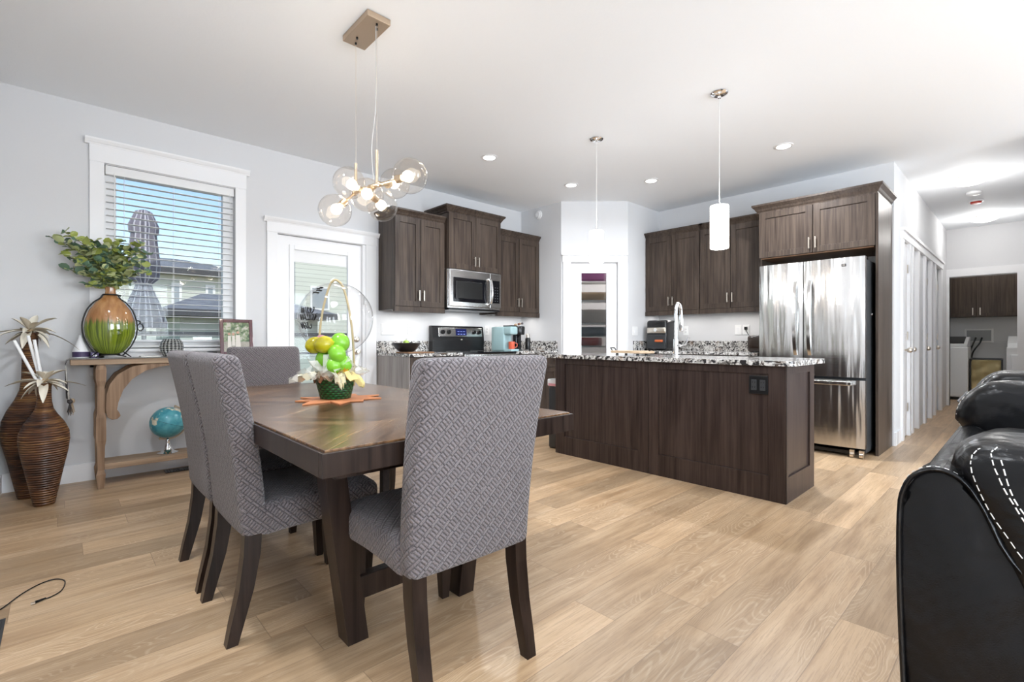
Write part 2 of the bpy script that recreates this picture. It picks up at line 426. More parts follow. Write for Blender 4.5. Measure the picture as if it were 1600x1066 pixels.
struct('wall_fridge', bx(XB, XB + .12, YH, 4.95, 0, HC), M['wall'])
# hallway
struct('wall_hall', bx((XB + .12, 6.40, YH, YH + .12, 0, HC), (6.40, 10.4, YH, YH + .12, 2.10, HC), (6.80, 7.02, YH, YH + .12, 0, 2.1), (7.42, 7.98, YH, YH + .12, 0, 2.1), (8.5, 8.9, YH, YH + .12, 0, 2.1), (9.6, 10.4, YH, YH + .12, 0, 2.1)), M['wall'])
struct('wall_hall_right', bx((6.02, 10.4, -.17, -.05, 0, HC), (6.02, 6.14, -4.35, -.17, 0, HC)), M['wall'])
struct('wall_hall_end', bx((10.4, 10.5, .885, 1.0, 0, HC), (10.4, 10.5, .135, .885, 2.04, HC), (10.4, 10.5, -.17, .135, 0, HC)), M['wall'])
struct('wall_laundry', bx((12.2, 12.32, -1.2, 2.2, 0, HC), (10.5, 12.2, 2.08, 2.2, 0, HC), (10.5, 12.2, -1.2, -1.08, 0, HC)), M['wall'])
BH = .13
struct('baseboard_left', bx((XL, 1.38, YA - .015, YA, 0, BH), bev=.003), M['trim'])
struct('baseboard_side', bx(XL, XL + .015, -4.2, YA - .015, 0, BH, bev=.003), M['trim'])
struct('baseboard_hall', bx((XB + .10, 6.30, YH - .015, YH, 0, BH), (XB + .0, XB + .12, YH - .015, YH, 0, BH)), M['trim'])
struct('baseboard_rear', bx(XL, 6.02, -4.2, -4.185, 0, BH, bev=.003), M['trim'])
for k, (a, b) in enumerate(((.3, 1.9), (3.3, 5.1))):
    wf = struct('window_%d' % (k + 3), bx((a, a + .05, -4.33, -4.22, .45, 2.4), (b - .05, b, -4.33, -4.22, .45, 2.4), (a, b, -4.33, -4.22, .45, .5), (a, b, -4.33, -4.22, 2.35, 2.4), ((a + b) / 2 - .03, (a + b) / 2 + .03, -4.33, -4.22, .5, 2.35)), M['trim'])
    obj('pane', bx(a + .05, b - .05, -4.285, -4.28, .5, 2.35), M['glass'], wf)

# window 1 : casing, head cap, vinyl frame, glass
w1 = struct('window_1', bx((WIN[0] - .085, WIN[0], YA - .02, YA, .78, WIN[3] + .01), (WIN[1], WIN[1] + .085, YA - .02, YA, .78, WIN[3] + .01), (WIN[0] - .085, WIN[1] + .085, YA - .02, YA, .84, .955), bev=.002), M['trim'])
def head(name, x0, x1, z0, z1, par):
    bm = bmesh.new(); box(bm, x0, x1, YA - .024, YA, z0, z1 - .035, bev=.002)
    prof = [(YA, z1 - .045), (YA - .026, z1 - .045), (YA - .03, z1 - .035), (YA - .036, z1 - .03), (YA - .048, z1 - .012), (YA - .052, z1), (YA, z1)]
    prism(bm, prof, x0 - .025, x1 + .025, axis=0)
    return obj(name, bm, M['trim'], par)
head('head_casing', WIN[0] - .087, WIN[1] + .087, WIN[3] + .005, 2.56, w1)
obj('window_sill', bx(WIN[0] - .10, WIN[1] + .10, YA - .055, YA + .06, .955, .98, bev=.004), M['trim'], w1)
obj('window_frame', bx((WIN[0], WIN[0] + .075, YA + .06, YA + .13, WIN[2], WIN[3]), (WIN[1] - .082, WIN[1], YA + .06, YA + .13, WIN[2], WIN[3]),
    (WIN[0] + .075, WIN[1] - .082, YA + .06, YA + .13, WIN[3] - .06, WIN[3]), (WIN[0] + .075, WIN[1] - .082, YA + .06, YA + .13, WIN[2], WIN[2] + .07), bev=.004), M['wplastic'], w1)
obj('pane', bx(WIN[0] + .075, WIN[1] - .082, YA + .093, YA + .098, WIN[2] + .07, WIN[3] - .06), M['glass'], w1)
# blind
bl = thing('window_blind', 'white horizontal slatted blind hanging in the tall window above the console table', 'blind', (.68, YA + .03, 1.0))
obj('headrail', bx(WIN[0] + .006, WIN[1] - .006, YA + .004, YA + .055, 2.315, 2.383, bev=.004), M['blind'], bl)
bm = bmesh.new(); z = 1.035
while z < 2.30:
    vs = box(bm, WIN[0] + .012, WIN[1] - .012, YA + .008, YA + .052, z, z + .0028)
    for v in vs: v.co.z += (v.co.y - YA - .03) * -.02
    z += .051
obj('slats', bm, M['blind'], bl)
obj('bottom_rail', bx(WIN[0] + .012, WIN[1] - .012, YA + .012, YA + .048, .988, 1.004, bev=.003), M['blind'], bl)
bm = bmesh.new()
for x in (.36, .68, 1.01):
    for y in (YA + .007, YA + .053): tube(bm, [(x, y, 1.0), (x, y, 2.32)], .0011, 5)
obj('ladder_cords', bm, M['blind'], bl)
bm = bmesh.new(); tube(bm, [(1.085, YA + .0, 2.33), (1.09, YA - .004, 1.9), (1.085, YA - .004, 1.42)], .002, 6); obj('pull_cord', bm, M['blind'], bl); bm = bmesh.new()
tube(bm, [(.30, YA + .0, 2.33), (.302, YA - .004, 1.6), (.30, YA - .004, 1.5)], .003, 6)
obj('tilt_wand', bm, M['blind'], bl)

# patio door (door_1) with glass, raised inner blind, deadbolt and knob
d1 = struct('door_1', bx((DOOR[0] + .004, 1.62, YA + .02, YA + .065, .01, 2.04), (2.18, DOOR[1] - .004, YA + .02, YA + .065, .01, 2.04), (1.62, 2.18, YA + .02, YA + .065, 1.93, 2.04), (1.62, 2.18, YA + .02, YA + .065, .01, .22)), M['trim'])
bm = bmesh.new()
for q in ((1.59, 1.635, .19, 1.96), (2.165, 2.21, .19, 1.96), (1.635, 2.165, 1.915, 1.96), (1.635, 2.165, .19, .235)):
    box(bm, q[0], q[1], YA + .008, YA + .03, q[2], q[3], bev=.006)
obj('glass_frame', bm, M['trim'], d1)
obj('pane', bx(1.625, 2.175, YA + .04, YA + .046, .215, 1.935), M['glass'], d1)
bm = bmesh.new(); box(bm, 1.636, 2.164, YA + .03, YA + .038, 1.80, 1.915)
for k in range(9): box(bm, 1.638, 2.162, YA + .0285, YA + .031, 1.803 + k * .0125, 1.805 + k * .0125)
obj('raised_blind', bm, M['blind'], d1)
for nm, z in (('deadbolt', 1.055), ('door_knob', .925)):
    bm = bmesh.new(); lathe(bm, [(0, 0), (.031, 0), (.031, .008), (.024, .014), (.012, .016), (.012, .03)] + ([(.024, .038), (.028, .052), (.022, .064), (0, .068)] if nm == 'door_knob' else [(.012, .034), (0, .034)]), 20)
    bmesh.ops.rotate(bm, verts=bm.verts[:], cent=(0, 0, 0), matrix=Matrix.Rotation(PI / 2, 3, 'X')); bmesh.ops.translate(bm, verts=bm.verts[:], vec=(2.265, YA + .02, z))
    obj(nm, bm, M['nickel'], d1, smooth=40)
tr1 = struct('trim_1', bx((DOOR[0] - .092, DOOR[0] - .002, YA - .02, YA, 0, 2.05), (DOOR[1] + .03, DOOR[1] + .15, YA - .02, YA, 0, 2.05), (DOOR[0] - .002, DOOR[0] + .004, YA - .004, YA + .10, 0, 2.045), (DOOR[1] - .004, DOOR[1] + .03, YA - .012, YA + .10, 0, 2.045), bev=.0015), M['trim'])
head('head_casing', DOOR[0] - .095, DOOR[1] + .153, 2.05, 2.185, tr1)
tag(obj('door_sensor', bx(DOOR[1] + .005, DOOR[1] + .03, YA - .035, YA - .012, 1.42, 1.50, bev=.004), M['wplastic']), 'small white alarm sensor on the frame of the glazed patio door', 'sensor')

# pantry door (door_2)
st, z0, z1 = .085, .42, 1.93
d2 = diag('door_2', [(DO[0] + .004, DO[0] + .135, .02, .055, .01, DO[2] - .004), (DO[1] - .135, DO[1] - .004, .02, .055, .01, DO[2] - .004), (DO[0] + .135, DO[1] - .135, .02, .055, 1.90, DO[2] - .004), (DO[0] + .135, DO[1] - .135, .02, .055, .01, .30)], 0, 0, 0, 0, 0, M['trim'])
m, t, b = nodes('rain_glass'); g = N(t); b.inputs['Transmission Weight'].default_value = 1; b.inputs['Roughness'].default_value = .12; b.inputs['IOR'].default_value = 1.25
uvw = g.n('VectorMath', operation='DOT_PRODUCT'); g.put(uvw.inputs[0], g.obj()); uvw.inputs[1].default_value = tuple(PD)
wv = g.m('SINE', g.m('MULTIPLY', uvw.outputs['Value'], 620.0)); g.bump(g.m('ADD', wv, g.noise(g.obj(), 40, 2)), b, .5, .004)
diag('pane', DO[0] + .13, DO[1] - .13, .034, .040, .29, 1.91, m, d2)
bm = bmesh.new()
for zz in (1.72, .95, .25):
    for k in range(3): cyl(bm, PA + PD * (DO[0] + .002) + PN * .008 + V((0, 0, zz + k * .03)), PA + PD * (DO[0] + .002) + PN * .008 + V((0, 0, zz + .027 + k * .03)), .006, 8)
obj('hinge', bm, M['nickel'], d2)
t2 = diag('trim_2', [(DO[0] - .10, DO[0] - .004, -.02, 0, 0, 2.035), (DO[1] + .004, DO[1] + .10, -.02, 0, 0, 2.035), (DO[0] - .11, DO[1] + .11, -.026, 0, 2.035, 2.12), (DO[0] - .125, DO[1] + .125, -.045, 0, 2.12, 2.15)], 0, 0, 0, 0, 0, M['trim'])
# what stands inside the pantry, seen through the rain glass
pl = PA + PD * (PL / 2) + PN * .45
light('pantry_fill_lamp', 'POINT', (pl.x, pl.y, 2.2), 14, (1, .95, .88), .08)  # unseen lamp, added because the closed pantry would be dark
for k, zz in enumerate((.32, .62, .95, 1.25, 1.55, 1.80)):
    s = diag('pantry_shelf', .05, PL - .05, .2, .42, zz, zz + .02, M['trim'], None, kind=False)
    tag(s, ['lowest', 'second lowest', 'third lowest', 'third highest', 'second highest', 'topmost'][k] + ' white shelf inside the pantry behind the rain glass', 'shelf', 'shelves inside the pantry')
PI_C = [((.02, .02, .02), .34, .60, 'black'), ((.08, .2, .22), .64, .80, 'teal'), ((.45, .06, .06), .97, 1.08, 'red'), ((.12, .17, .22), 1.09, 1.22, 'dark blue'), ((.75, .72, .68), 1.27, 1.45, 'pale grey'), ((.45, .33, .2), 1.57, 1.68, 'tan'), ((.16, .03, .13), 1.82, 1.99, 'purple')]
for k, (col, za, zb, cn) in enumerate(PI_C):
    ww = .16 if k in (2,) else .24
    bm = bmesh.new(); rbox(bm, (PL / 2 - ww, .22, za), (PL / 2 + ww * .9, .40, zb), .03, n=3, q=2)
    for v in bm.verts: v.co = PA + PD * v.co.x + PN * v.co.y + V((0, 0, v.co.z))
    tag(obj('storage_bag', bm, mat('pantry_' + cn.replace(' ', '_'), col, .6), smooth=50), cn + ' storage bag blurred behind the pantry rain glass', 'bag', 'things stored in the pantry')

# hallway doors : casings, slabs
def hall_door(nm, x0, x1, yy, knob_left=True, panels=True):
    bm = bx(x0, x1, yy, yy + .04, .01, 2.09)
    d = struct(nm, bm, M['trim'])
    bm = bmesh.new()
    for (a, b) in ((.2, .95), (1.08, 1.95)):
        box(bm, x0 + .06, x1 - .06, yy - .006, yy + .002, a, b, bev=.005)
        box(bm, x0 + .085, x1 - .085, yy - .012, yy, a + .03, b - .03, bev=.006)
    obj('raised_panel', bm, M['trim'], d)
    kx = x0 + .07 if knob_left else x1 - .07
    bm = bmesh.new(); cyl(bm, (kx, yy, .94), (kx, yy - .012, .94), .03, 16); cyl(bm, (kx, yy - .01, .94), (kx, yy - .055, .94), .011, 10); sphere(bm, (kx, yy - .06, .94), .028, 14)
    obj('door_knob', bm, M['nickel'], d, smooth=40)
    bm = bmesh.new(); hx = x1 if knob_left else x0
    for zz in (.27, 1.05, 1.78): box(bm, hx - .022, hx + .012, yy - .012, yy + .004, zz, zz + .09)
    obj('hinge', bm, M['nickel'], d)
hall_door('door_3', 6.45, 6.79, YH + .005); hall_door('door_4', 7.06, 7.40, YH + .05); hall_door('door_5', 8.02, 8.48, YH + .03); hall_door('door_6', 8.95, 9.55, YH + .03)
cs = []
for (a, b) in ((6.36, 6.45), (6.79, 6.87), (6.97, 7.06), (7.40, 7.50), (7.90, 8.02), (8.48, 8.58), (8.85, 8.95), (9.55, 9.65)): cs.append((a, b, YH - .022, YH + .02, 0, 2.10))
cs += [(6.34, 9.67, YH - .03, YH, 2.10, 2.18), (6.32, 9.69, YH - .045, YH, 2.18, 2.21)]
struct('trim_3', bx(*cs), M['trim'])
struct('trim_4', bx((10.375, 10.4, .885, .97, 0, 2.05), (10.375, 10.4, .05, .135, 0, 2.05), (10.37, 10.4, -.03, 1.0, 2.05, 2.17), (10.4, 10.5, .885, .89, 0, 2.05)), M['trim'])
struct('door_7', bx(10.5, 11.25, .10, .135, .01, 2.03), M['trim'])

# ------------------------------------------------------------------ kitchen cabinets
def mapper(kind, f):
    """u runs along the wall, d comes out of the front plane into the room"""
    if kind == 'A': return lambda u, d, z: V((u, f - d, z))
    if kind == 'B': return lambda u, d, z: V((f - d, u, z))
def lb(mp, qs, bev=0.0):
    bm = bmesh.new()
    for (u0, u1, d0, d1, z0, z1) in qs:
        a, b = mp(u0, d0, z0), mp(u1, d1, z1)
        box(bm, min(a.x, b.x), max(a.x, b.x), min(a.y, b.y), max(a.y, b.y), z0, z1, bev)
    return bm
def shaker(mp, u0, u1, z0, z1, par, handle=None, nm='door', m=None, st=.06):
    m = m or M['cab']
    d = obj(nm, lb(mp, [(u0 + .0015, u0 + st, .001, .021, z0 + .0015, z1 - .0015), (u1 - st, u1 - .0015, .001, .021, z0 + .0015, z1 - .0015),
        (u0 + st, u1 - st, .001, .021, z0 + .0015, z0 + st), (u0 + st, u1 - st, .001, .021, z1 - st, z1 - .0015)], .0012), m, par)
    obj('panel', lb(mp, [(u0 + st, u1 - st, .001, .011, z0 + st, z1 - st)]), m, d)
    if handle: pull(mp, handle[0], handle[1], handle[2], d, handle[3] if len(handle) > 3 else .11)
    return d
def pull(mp, u, z, vert, par, L=.11):
    q = [(u - .006, u + .006, .040, .050, z - L / 2, z + L / 2), (u - .004, u + .004, .02, .041, z - L / 2 + .01, z - L / 2 + .018), (u - .004, u + .004, .02, .041, z + L / 2 - .018, z + L / 2 - .01)] if vert else \
        [(u - L / 2, u + L / 2, .040, .050, z - .006, z + .006), (u - L / 2 + .01, u - L / 2 + .018, .02, .041, z - .004, z + .004), (u + L / 2 - .018, u + L / 2 - .01, .02, .041, z - .004, z + .004)]
    obj('handle', lb(mp, q, .001), M['nickel'], par)
CP = [(0, 0), (.012, 0), (.014, .012), (.022, .022), (.030, .038), (.048, .058), (.052, .062), (.052, .078), (0, .078)]
def crown(mp, u0, u1, depth, z, par, left=True, right=True, s=1.0):
    """moulding round the top: profile swept along front and returns"""
    bm = bmesh.new(); prof = [(a * s, b * s) for a, b in CP]
    path = []
    if left: path.append((u0, -depth, -1, 0))
    path.append((u0, .0, -1 if left else 0, 1)); path.append((u1, .0, 1 if right else 0, 1))
    if right: path.append((u1, -depth, 1, 0))
    secs = [[mp(u + su * a, d + sd * a, z + b) for a, b in prof] for (u, d, su, sd) in path]
    sweep(bm, secs); box_top = lb(mp, [(u0, u1, -depth, 0, z, z + .01)])
    me = bpy.data.meshes.new('t'); box_top.to_mesh(me); box_top.free(); bm.from_mesh(me)
    return obj('crown_moulding', bm, M['cab'], par)
def upper(kind, f, u0, u1, z0, z1, depth, label, doors=2, left=True, right=True, val=True, cs=1.0, hz=None, group='wall cabinets'):
    mp = mapper(kind, f); c = mp((u0 + u1) / 2, -depth / 2, z0)
    t = thing('wall_cabinet', label, 'cabinet', c, group)
    obj('carcass', lb(mp, [(u0, u1, -depth + .001, 0, z0 + .001, z1)], .001), M['cab'], t)
    zb = z0 + (.035 if val else 0); h = hz if hz is not None else zb + .12
    w_ = (u1 - u0) / doors; mid = (u0 + u1) / 2
    for k in range(doors):
        a = u0 + k * w_; hu = (a + w_ - .028) if (k % 2 == 0) else (a + .028)
        shaker(mp, a + .002, a + w_ - .002, zb, z1, t, (hu, h, True))
    if val: obj('light_rail', lb(mp, [(u0, u1, -.02, .026, z0 - .022, z0 + .033)], .002), M['cab'], t)
    crown(mp, u0, u1, depth, z1, t, left, right, cs)
    return t
upper('A', 4.47, 2.505, 3.125, 1.365, 2.335, .33, 'tall dark wood wall cabinet nearest the glazed patio door', right=False)
upper('A', 4.40, 3.13, 3.90, 1.845, 2.465, .40, 'dark wood wall cabinet set above the microwave, taller and deeper than its neighbours', val=False, hz=1.945)
upper('A', 4.47, 3.905, 4.645, 1.365, 2.335, .33, 'dark wood wall cabinet right of the microwave, above the coffee machines', left=False, right=False)
upper('B', 5.69, 2.745, 3.485, 1.385, 2.375, .325, 'dark wood wall cabinet above the toaster oven, at the pantry end', left=True, right=False, group='wall cabinets')
upper('B', 5.69, 2.005, 2.740, 1.385, 2.375, .325, 'dark wood wall cabinet between toaster oven cabinet and fridge cabinet', left=False, right=False)
# fridge surround
fc = upper('B', 5.40, .955, 1.955, 1.905, 2.375, .615, 'wide low dark wood cabinet mounted above the steel fridge', val=False, hz=2.0, left=True, right=True, cs=1.15, group=None)
obj('underside_panel', bx(5.405, 6.0, .97, 1.94, 1.895, 1.9045), M['under'], fc)
obj('side_panel', bx(5.37, 6.018, .932, .953, 0, 2.375, bev=.001), M['cab'], fc)
obj('left_side_panel', bx(5.42, 6.018, 1.935, 1.953, .0, 1.894), M['cab'], fc)

# base cabinets
def base(kind, f, u0, u1, depth, label, layout, group='base cabinets', endm=None):
    mp = mapper(kind, f); t = thing('base_cabinet', label, 'cabinet', mp((u0 + u1) / 2, -depth / 2, 0), group)
    obj('carcass', lb(mp, [(u0, u1, -depth + .001, 0, .10, .879), (u0 + .01, u1 - .01, -depth + .01, -.06, 0, .10)], .001), M['cab'], t)
    if endm: obj('end_panel', lb(mp, [(u0 - .012, u0 - .0005, -depth + .002, .02, .0, .879)]), endm, t)
    for (a, b, z0, z1, nm, h) in layout: shaker(mp, a, b, z0, z1, t, h, nm, st=.055 if z1 - z0 > .2 else .035)
    return t
base('A', 4.16, 2.495, 3.125, .64, 'dark wood base cabinet beside the patio door, its end panel coloured as if window-lit', [(2.50, 2.81, .12, .70, 'door', (2.775, .62, True)), (2.81, 3.12, .12, .70, 'door', (2.845, .62, True)), (2.50, 3.12, .705, .872, 'drawer', (2.81, .79, False))], endm=M['endlit'])
base('A', 4.16, 3.905, 4.645, .64, 'dark wood base cabinet right of the range, at the corner by the pantry', [(3.91, 4.275, .12, .70, 'door', (4.24, .62, True)), (4.275, 4.64, .12, .70, 'door', (4.31, .62, True)), (3.91, 4.64, .705, .872, 'drawer', (4.27, .79, False))])
base('B', 5.40, 2.72, 3.485, .615, 'dark wood base cabinet under the toaster oven', [(2.725, 3.10, .12, .70, 'door', (3.06, .62, True)), (3.10, 3.48, .12, .70, 'door', (3.14, .62, True)), (2.725, 3.48, .705, .872, 'drawer', (3.10, .79, False))])
base('B', 5.40, 1.957, 2.715, .615, 'dark wood base cabinet between toaster oven and fridge', [(1.96, 2.335, .12, .70, 'door', (2.30, .62, True)), (2.335, 2.71, .12, .70, 'door', (2.37, .62, True)), (1.96, 2.71, .705, .872, 'drawer', (2.335, .79, False))])
def worktop(label, qs, splash, group='granite worktops'):
    t = thing('worktop', label, 'worktop', (sum(qs[:2]) / 2, sum(qs[2:4]) / 2, .88), group)
    obj('slab', bx(*qs, .88, .912, bev=.003), M['granite'], t)
    for q in splash: obj('backsplash', bx(*q, .912, 1.035, bev=.002), M['granite'], t)
worktop('short black and white granite worktop between patio door and range', (2.478, 3.128, 4.12, 4.799), [(2.478, 3.128, 4.779, 4.799)])
worktop('black and white granite worktop right of the range, under the coffee machines', (3.902, 4.648, 4.12, 4.799), [(3.902, 4.628, 4.779, 4.799), (4.628, 4.648, 4.13, 4.799)])
worktop('long granite worktop on the fridge wall under the toaster oven', (5.36, 6.018, 1.957, 3.488), [(5.998, 6.018, 1.957, 3.468), (5.38, 6.018, 3.468, 3.488)])

# island
IX0, IX1, IY0, IY1 = 3.37, 3.955, 1.06, 3.02
isl = thing('kitchen_island', 'long dark wood kitchen island with recessed panels, standing in front of the fridge', 'island', (3.66, 2.04, 0))
obj('body', bx((IX0 + .014, IX1, IY0 + .014, IY1 - .002, .0, .879),), M['island'], isl)
mpI = mapper('B', IX0)
def frame_panel(mp, u0, u1, z0, z1, l, r, tp, bt, nm):
    p = obj(nm, lb(mp, [(u0, u0 + l, -.013, 0, z0, z1), (u1 - r, u1, -.013, 0, z0, z1), (u0 + l, u1 - r, -.013, 0, z1 - tp, z1), (u0 + l, u1 - r, -.013, 0, z0, z0 + bt)], .001), M['island'], isl)
    obj('inset_panel', lb(mp, [(u0 + l, u1 - r, -.0128, -.0115, z0 + bt, z1 - tp)]), M['island'], p)
frame_panel(mpI, 2.048, 3.02, 0, .878, .085, .11, .052, .165, 'front_frame')
frame_panel(mpI, 1.06, 2.044, 0, .878, .105, .085, .052, .165, 'front_frame')
mpE = lambda u, d, z: V((u, IY0 - d, z))
frame_panel(mpE, IX0 + .001, IX1, 0, .878, .048, .095, .052, .165, 'end_frame')
obj('left_end_skin', bx(3.43, 3.93, 3.02, 3.035, 0, .878), M['island'], isl)
t = thing('outlet', 'black double outlet plate on the island front, just below the granite', 'outlet', (3.36, 1.225, .69))
obj('plate', bx(3.362, 3.3695, 1.166, 1.284, .692, .812, bev=.002), M['black'], t)
for y in (1.198, 1.252):
    f = obj('socket', bx(3.358, 3.363, y - .017, y + .017, .716, .786, bev=.001), M['dgrey'], t)
    obj('slots', bx(*[(3.3572, 3.3585, y + a, y + a + .003, z_, z_ + .010) for z_ in (.732, .764) for a in (-.009, .006)]), M['black'], f)
# island top : slab with rounded corners, sink hole
bm = bmesh.new(); T0, T1, S0, S1 = 3.335, 4.06, 1.015, 3.215
pts = []
for cx, cy, a0 in ((T1 - .02, S1 - .02, 0), (T0 + .02, S1 - .02, 90), (T0 + .05, S0 + .05, 180), (T1 - .02, S0 + .02, 270)):
    rr = .05 if (cx, cy) == (T0 + .05, S0 + .05) else .02
    for k in range(5): a = math.radians(a0 + k * 22.5); pts.append((cx + rr * math.cos(a), cy + rr * math.sin(a)))
prism(bm, pts, .88, .914, 2, .003)
tag(obj('worktop', bm, M['granite']), 'speckled black and white granite slab lying on the dark island', 'worktop', 'granite worktops')
# faucet
fa = thing('kitchen_faucet', 'tall chrome pull-down faucet standing on the island worktop', 'faucet', (3.80, 2.045, .914))
bm = bmesh.new(); lathe(bm, [(0, 0), (.030, 0), (.030, .006), (.022, .012), (.021, .12), (.019, .14), (0, .14)], 20, (3.80, 2.045, .914)); obj('base', bm, M['chrome'], fa, smooth=40)
bm = bmesh.new(); pth = [(3.80, 2.045, 1.04), (3.80, 2.045, 1.27)] + [(3.80 + .045 - .045 * math.cos(a), 2.045, 1.27 + .09 * math.sin(a)) for a in [PI * k / 10 for k in range(1, 10)]] + [(3.892, 2.045, 1.26)]
tube(bm, pth, .013, 12); obj('spout', bm, M['chrome'], fa, smooth=60)
bm = bmesh.new(); tube(bm, [(3.892, 2.045, 1.265), (3.893, 2.045, 1.22), (3.895, 2.045, 1.13), (3.895, 2.045, 1.12)], [.014, .017, .020, .016], 14); obj('spray_head', bm, M['chrome'], fa, smooth=60)
bm = bmesh.new(); tube(bm, smoothpath([(3.80, 2.03, 1.0), (3.80, 1.99, 1.0), (3.80, 1.955, 1.018), (3.80, 1.93, 1.07)], 4), .007, 8); cyl(bm, (3.80, 2.03, 1.0), (3.80, 2.005, 1.0), .014, 12); obj('lever', bm, M['chrome'], fa, smooth=60)
# wooden tray on the island
tr = thing('serving_board', 'pale round-edged wooden serving board with small feet on the island', 'board', (3.72, 2.42, .914))
board_w = wood('pale_board_wood', (.42, .29, .18), (.62, .47, .33), .55, 1, 60)
bm = bmesh.new(); prism(bm, [(3.72 + .13 * math.cos(a) * (1 if abs(math.cos(a)) < .9 else 1), 2.42 + .20 * math.copysign(abs(math.sin(a)) ** .6, math.sin(a))) for a in [2 * PI * k / 32 for k in range(32)]], .932, .952, 2, .004)
obj('board', bm, board_w, tr)
for (x, y) in ((3.65, 2.32), (3.79, 2.32), (3.65, 2.53), (3.79, 2.53)):
    bm = bmesh.new(); lathe(bm, [(0, 0), (.012, 0), (.012, .018), (0, .018)], 12, (x, y, .914)); obj('foot', bm, M['black'], tr)
for s in (-1, 1):
    bm = bmesh.new(); tube(bm, [(3.69, 2.42 + s * .19, .952), (3.69, 2.42 + s * .21, .975), (3.75, 2.42 + s * .21, .975), (3.75, 2.42 + s * .19, .952)], .005, 8); obj('handle', bm, M['black'], tr)
# bin at the island end
wb = thing('waste_bin', 'dark grey waste bin with a white lid rim beside the left end of the island', 'bin', (3.62, 3.12, 0))
bm = bmesh.new(); rbox(bm, (3.47, 3.045, .0), (3.78, 3.205, .60), .02, n=2, q=2); obj('body', bm, M['dgrey'], wb, smooth=50)
bm = bmesh.new(); rbox(bm, (3.46, 3.04, .60), (3.79, 3.21, .67), .012, n=2, q=2); obj('lid', bm, M['white'], wb, smooth=50)
obj('label_strip', bx(3.457, 3.461, 3.06, 3.19, .605, .628), mat('pink_label', (.75, .35, .40), .5), wb)

# ------------------------------------------------------------------ range
rg = thing('range', 'black glass-top electric range with a steel control panel, below the microwave', 'range', (3.51, 4.45, 0))
obj('body', bx(3.135, 3.895, 4.15, 4.775, .02, .895, bev=.003), M['black'], rg)
obj('oven_door', bx(3.14, 3.89, 4.118, 4.149, .22, .80, bev=.006), M['blackgloss'], rg)
obj('storage_drawer', bx(3.14, 3.89, 4.122, 4.149, .04, .21, bev=.005), M['black'], rg)
bm = bmesh.new(); tube(bm, [(3.18, 4.118, .775), (3.18, 4.075, .775)], .009, 8); tube(bm, [(3.85, 4.118, .775), (3.85, 4.075, .775)], .009, 8); tube(bm, [(3.15, 4.075, .775), (3.88, 4.075, .775)], .012, 12); obj('handle', bm, M['steel'], rg, smooth=50)
obj('front_trim', bx(3.137, 3.893, 4.098, 4.149, .845, .893, bev=.004), M['steel'], rg)
ct = obj('cooktop', bx(3.13, 3.90, 4.10, 4.71, .896, .915, bev=.004), M['blackgloss'], rg)
bm = bmesh.new()
for (x, y, r) in ((3.32, 4.27, .10), (3.70, 4.27, .08), (3.32, 4.56, .08), (3.70, 4.56, .10)): tube(bm, [(x + r * math.cos(a), y + r * math.sin(a), .9151) for a in [2 * PI * k / 32 for k in range(32)]], .0012, 4, True)
obj('burner_rings', bm, M['dgrey'], ct)
bm = bmesh.new(); prism(bm, [(4.775, .90), (4.70, .90), (4.695, 1.05), (4.70, 1.075), (4.715, 1.20), (4.73, 1.215), (4.775, 1.215)], 3.132, 3.898, 0, .004)
bg_ = obj('back_guard', bm, M['black'], rg)
def tilt(bm, y0, z0, ang=-.12):
    bmesh.ops.rotate(bm, verts=bm.verts[:], cent=(3.5, y0, z0), matrix=Matrix.Rotation(ang, 3, 'X')); return bm
cpn = obj('control_panel', tilt(bx(3.215, 3.865, 4.694, 4.700, 1.088, 1.192, bev=.002), 4.70, 1.09), M['steel'], bg_)
obj('clock_display', tilt(bx(3.46, 3.62, 4.690, 4.695, 1.10, 1.18), 4.70, 1.09), mat('dark_blue_display', (.008, .010, .05), .1, emit=(.05, .08, .4), es=.06), bg_)
bm = bmesh.new()
for k in range(3):
    for j in range(2): box(bm, 3.485 + k * .042, 3.485 + k * .042 + .025, 4.6885, 4.6905, 1.115 + j * .03, 1.118 + j * .03)
obj('clock_digits', tilt(bm, 4.70, 1.09), mat('lit_digits', (.3, .4, .8), .4, emit=(.35, .45, 1), es=.8), bg_)
for x in (3.27, 3.355, 3.735, 3.815):
    bm = bmesh.new(); cyl(bm, (x, 4.695, 1.14), (x, 4.668, 1.14), .026, 20, .022); box(bm, x - .004, x + .004, 4.660, 4.670, 1.118, 1.162); obj('knob', tilt(bm, 4.70, 1.09), M['black'], bg_, smooth=40)
bm = bmesh.new(); sphere(bm, (3.545, 4.694, 1.052), .013, 12, (1.2, .15, .6)); obj('badge', bm, M['nickel'], bg_)

# microwave
mw = thing('microwave', 'stainless over-the-range microwave with a dark window, mounted under the middle wall cabinet', 'microwave', (3.515, 4.6, 1.40))
obj('body', bx(3.133, 3.897, 4.402, 4.79, 1.405, 1.842, bev=.004), M['steel'], mw)
obj('door', bx(3.136, 3.725, 4.372, 4.401, 1.425, 1.838, bev=.006), M['steel'], mw)
obj('door_window', bx(3.185, 3.665, 4.368, 4.373, 1.475, 1.75, bev=.004), M['blackgloss'], mw)
obj('window_mesh', bx(3.225, 3.60, 4.3665, 4.369, 1.515, 1.71, bev=.003), mat('window_mesh_grey', (.016, .016, .016), .2), mw)
cpm = obj('control_panel', bx(3.728, 3.893, 4.375, 4.401, 1.425, 1.838, bev=.004), M['steel'], mw)
obj('keypad', bx(3.738, 3.872, 4.370, 4.376, 1.485, 1.755, bev=.003), M['blackgloss'], cpm)
bm = bmesh.new()
for i in range(3):
    for j in range(6): box(bm, 3.758 + i * .036, 3.772 + i * .036, 4.3690, 4.3702, 1.505 + j * .032, 1.515 + j * .032)
obj('keys', bm, M['dgrey'], cpm)
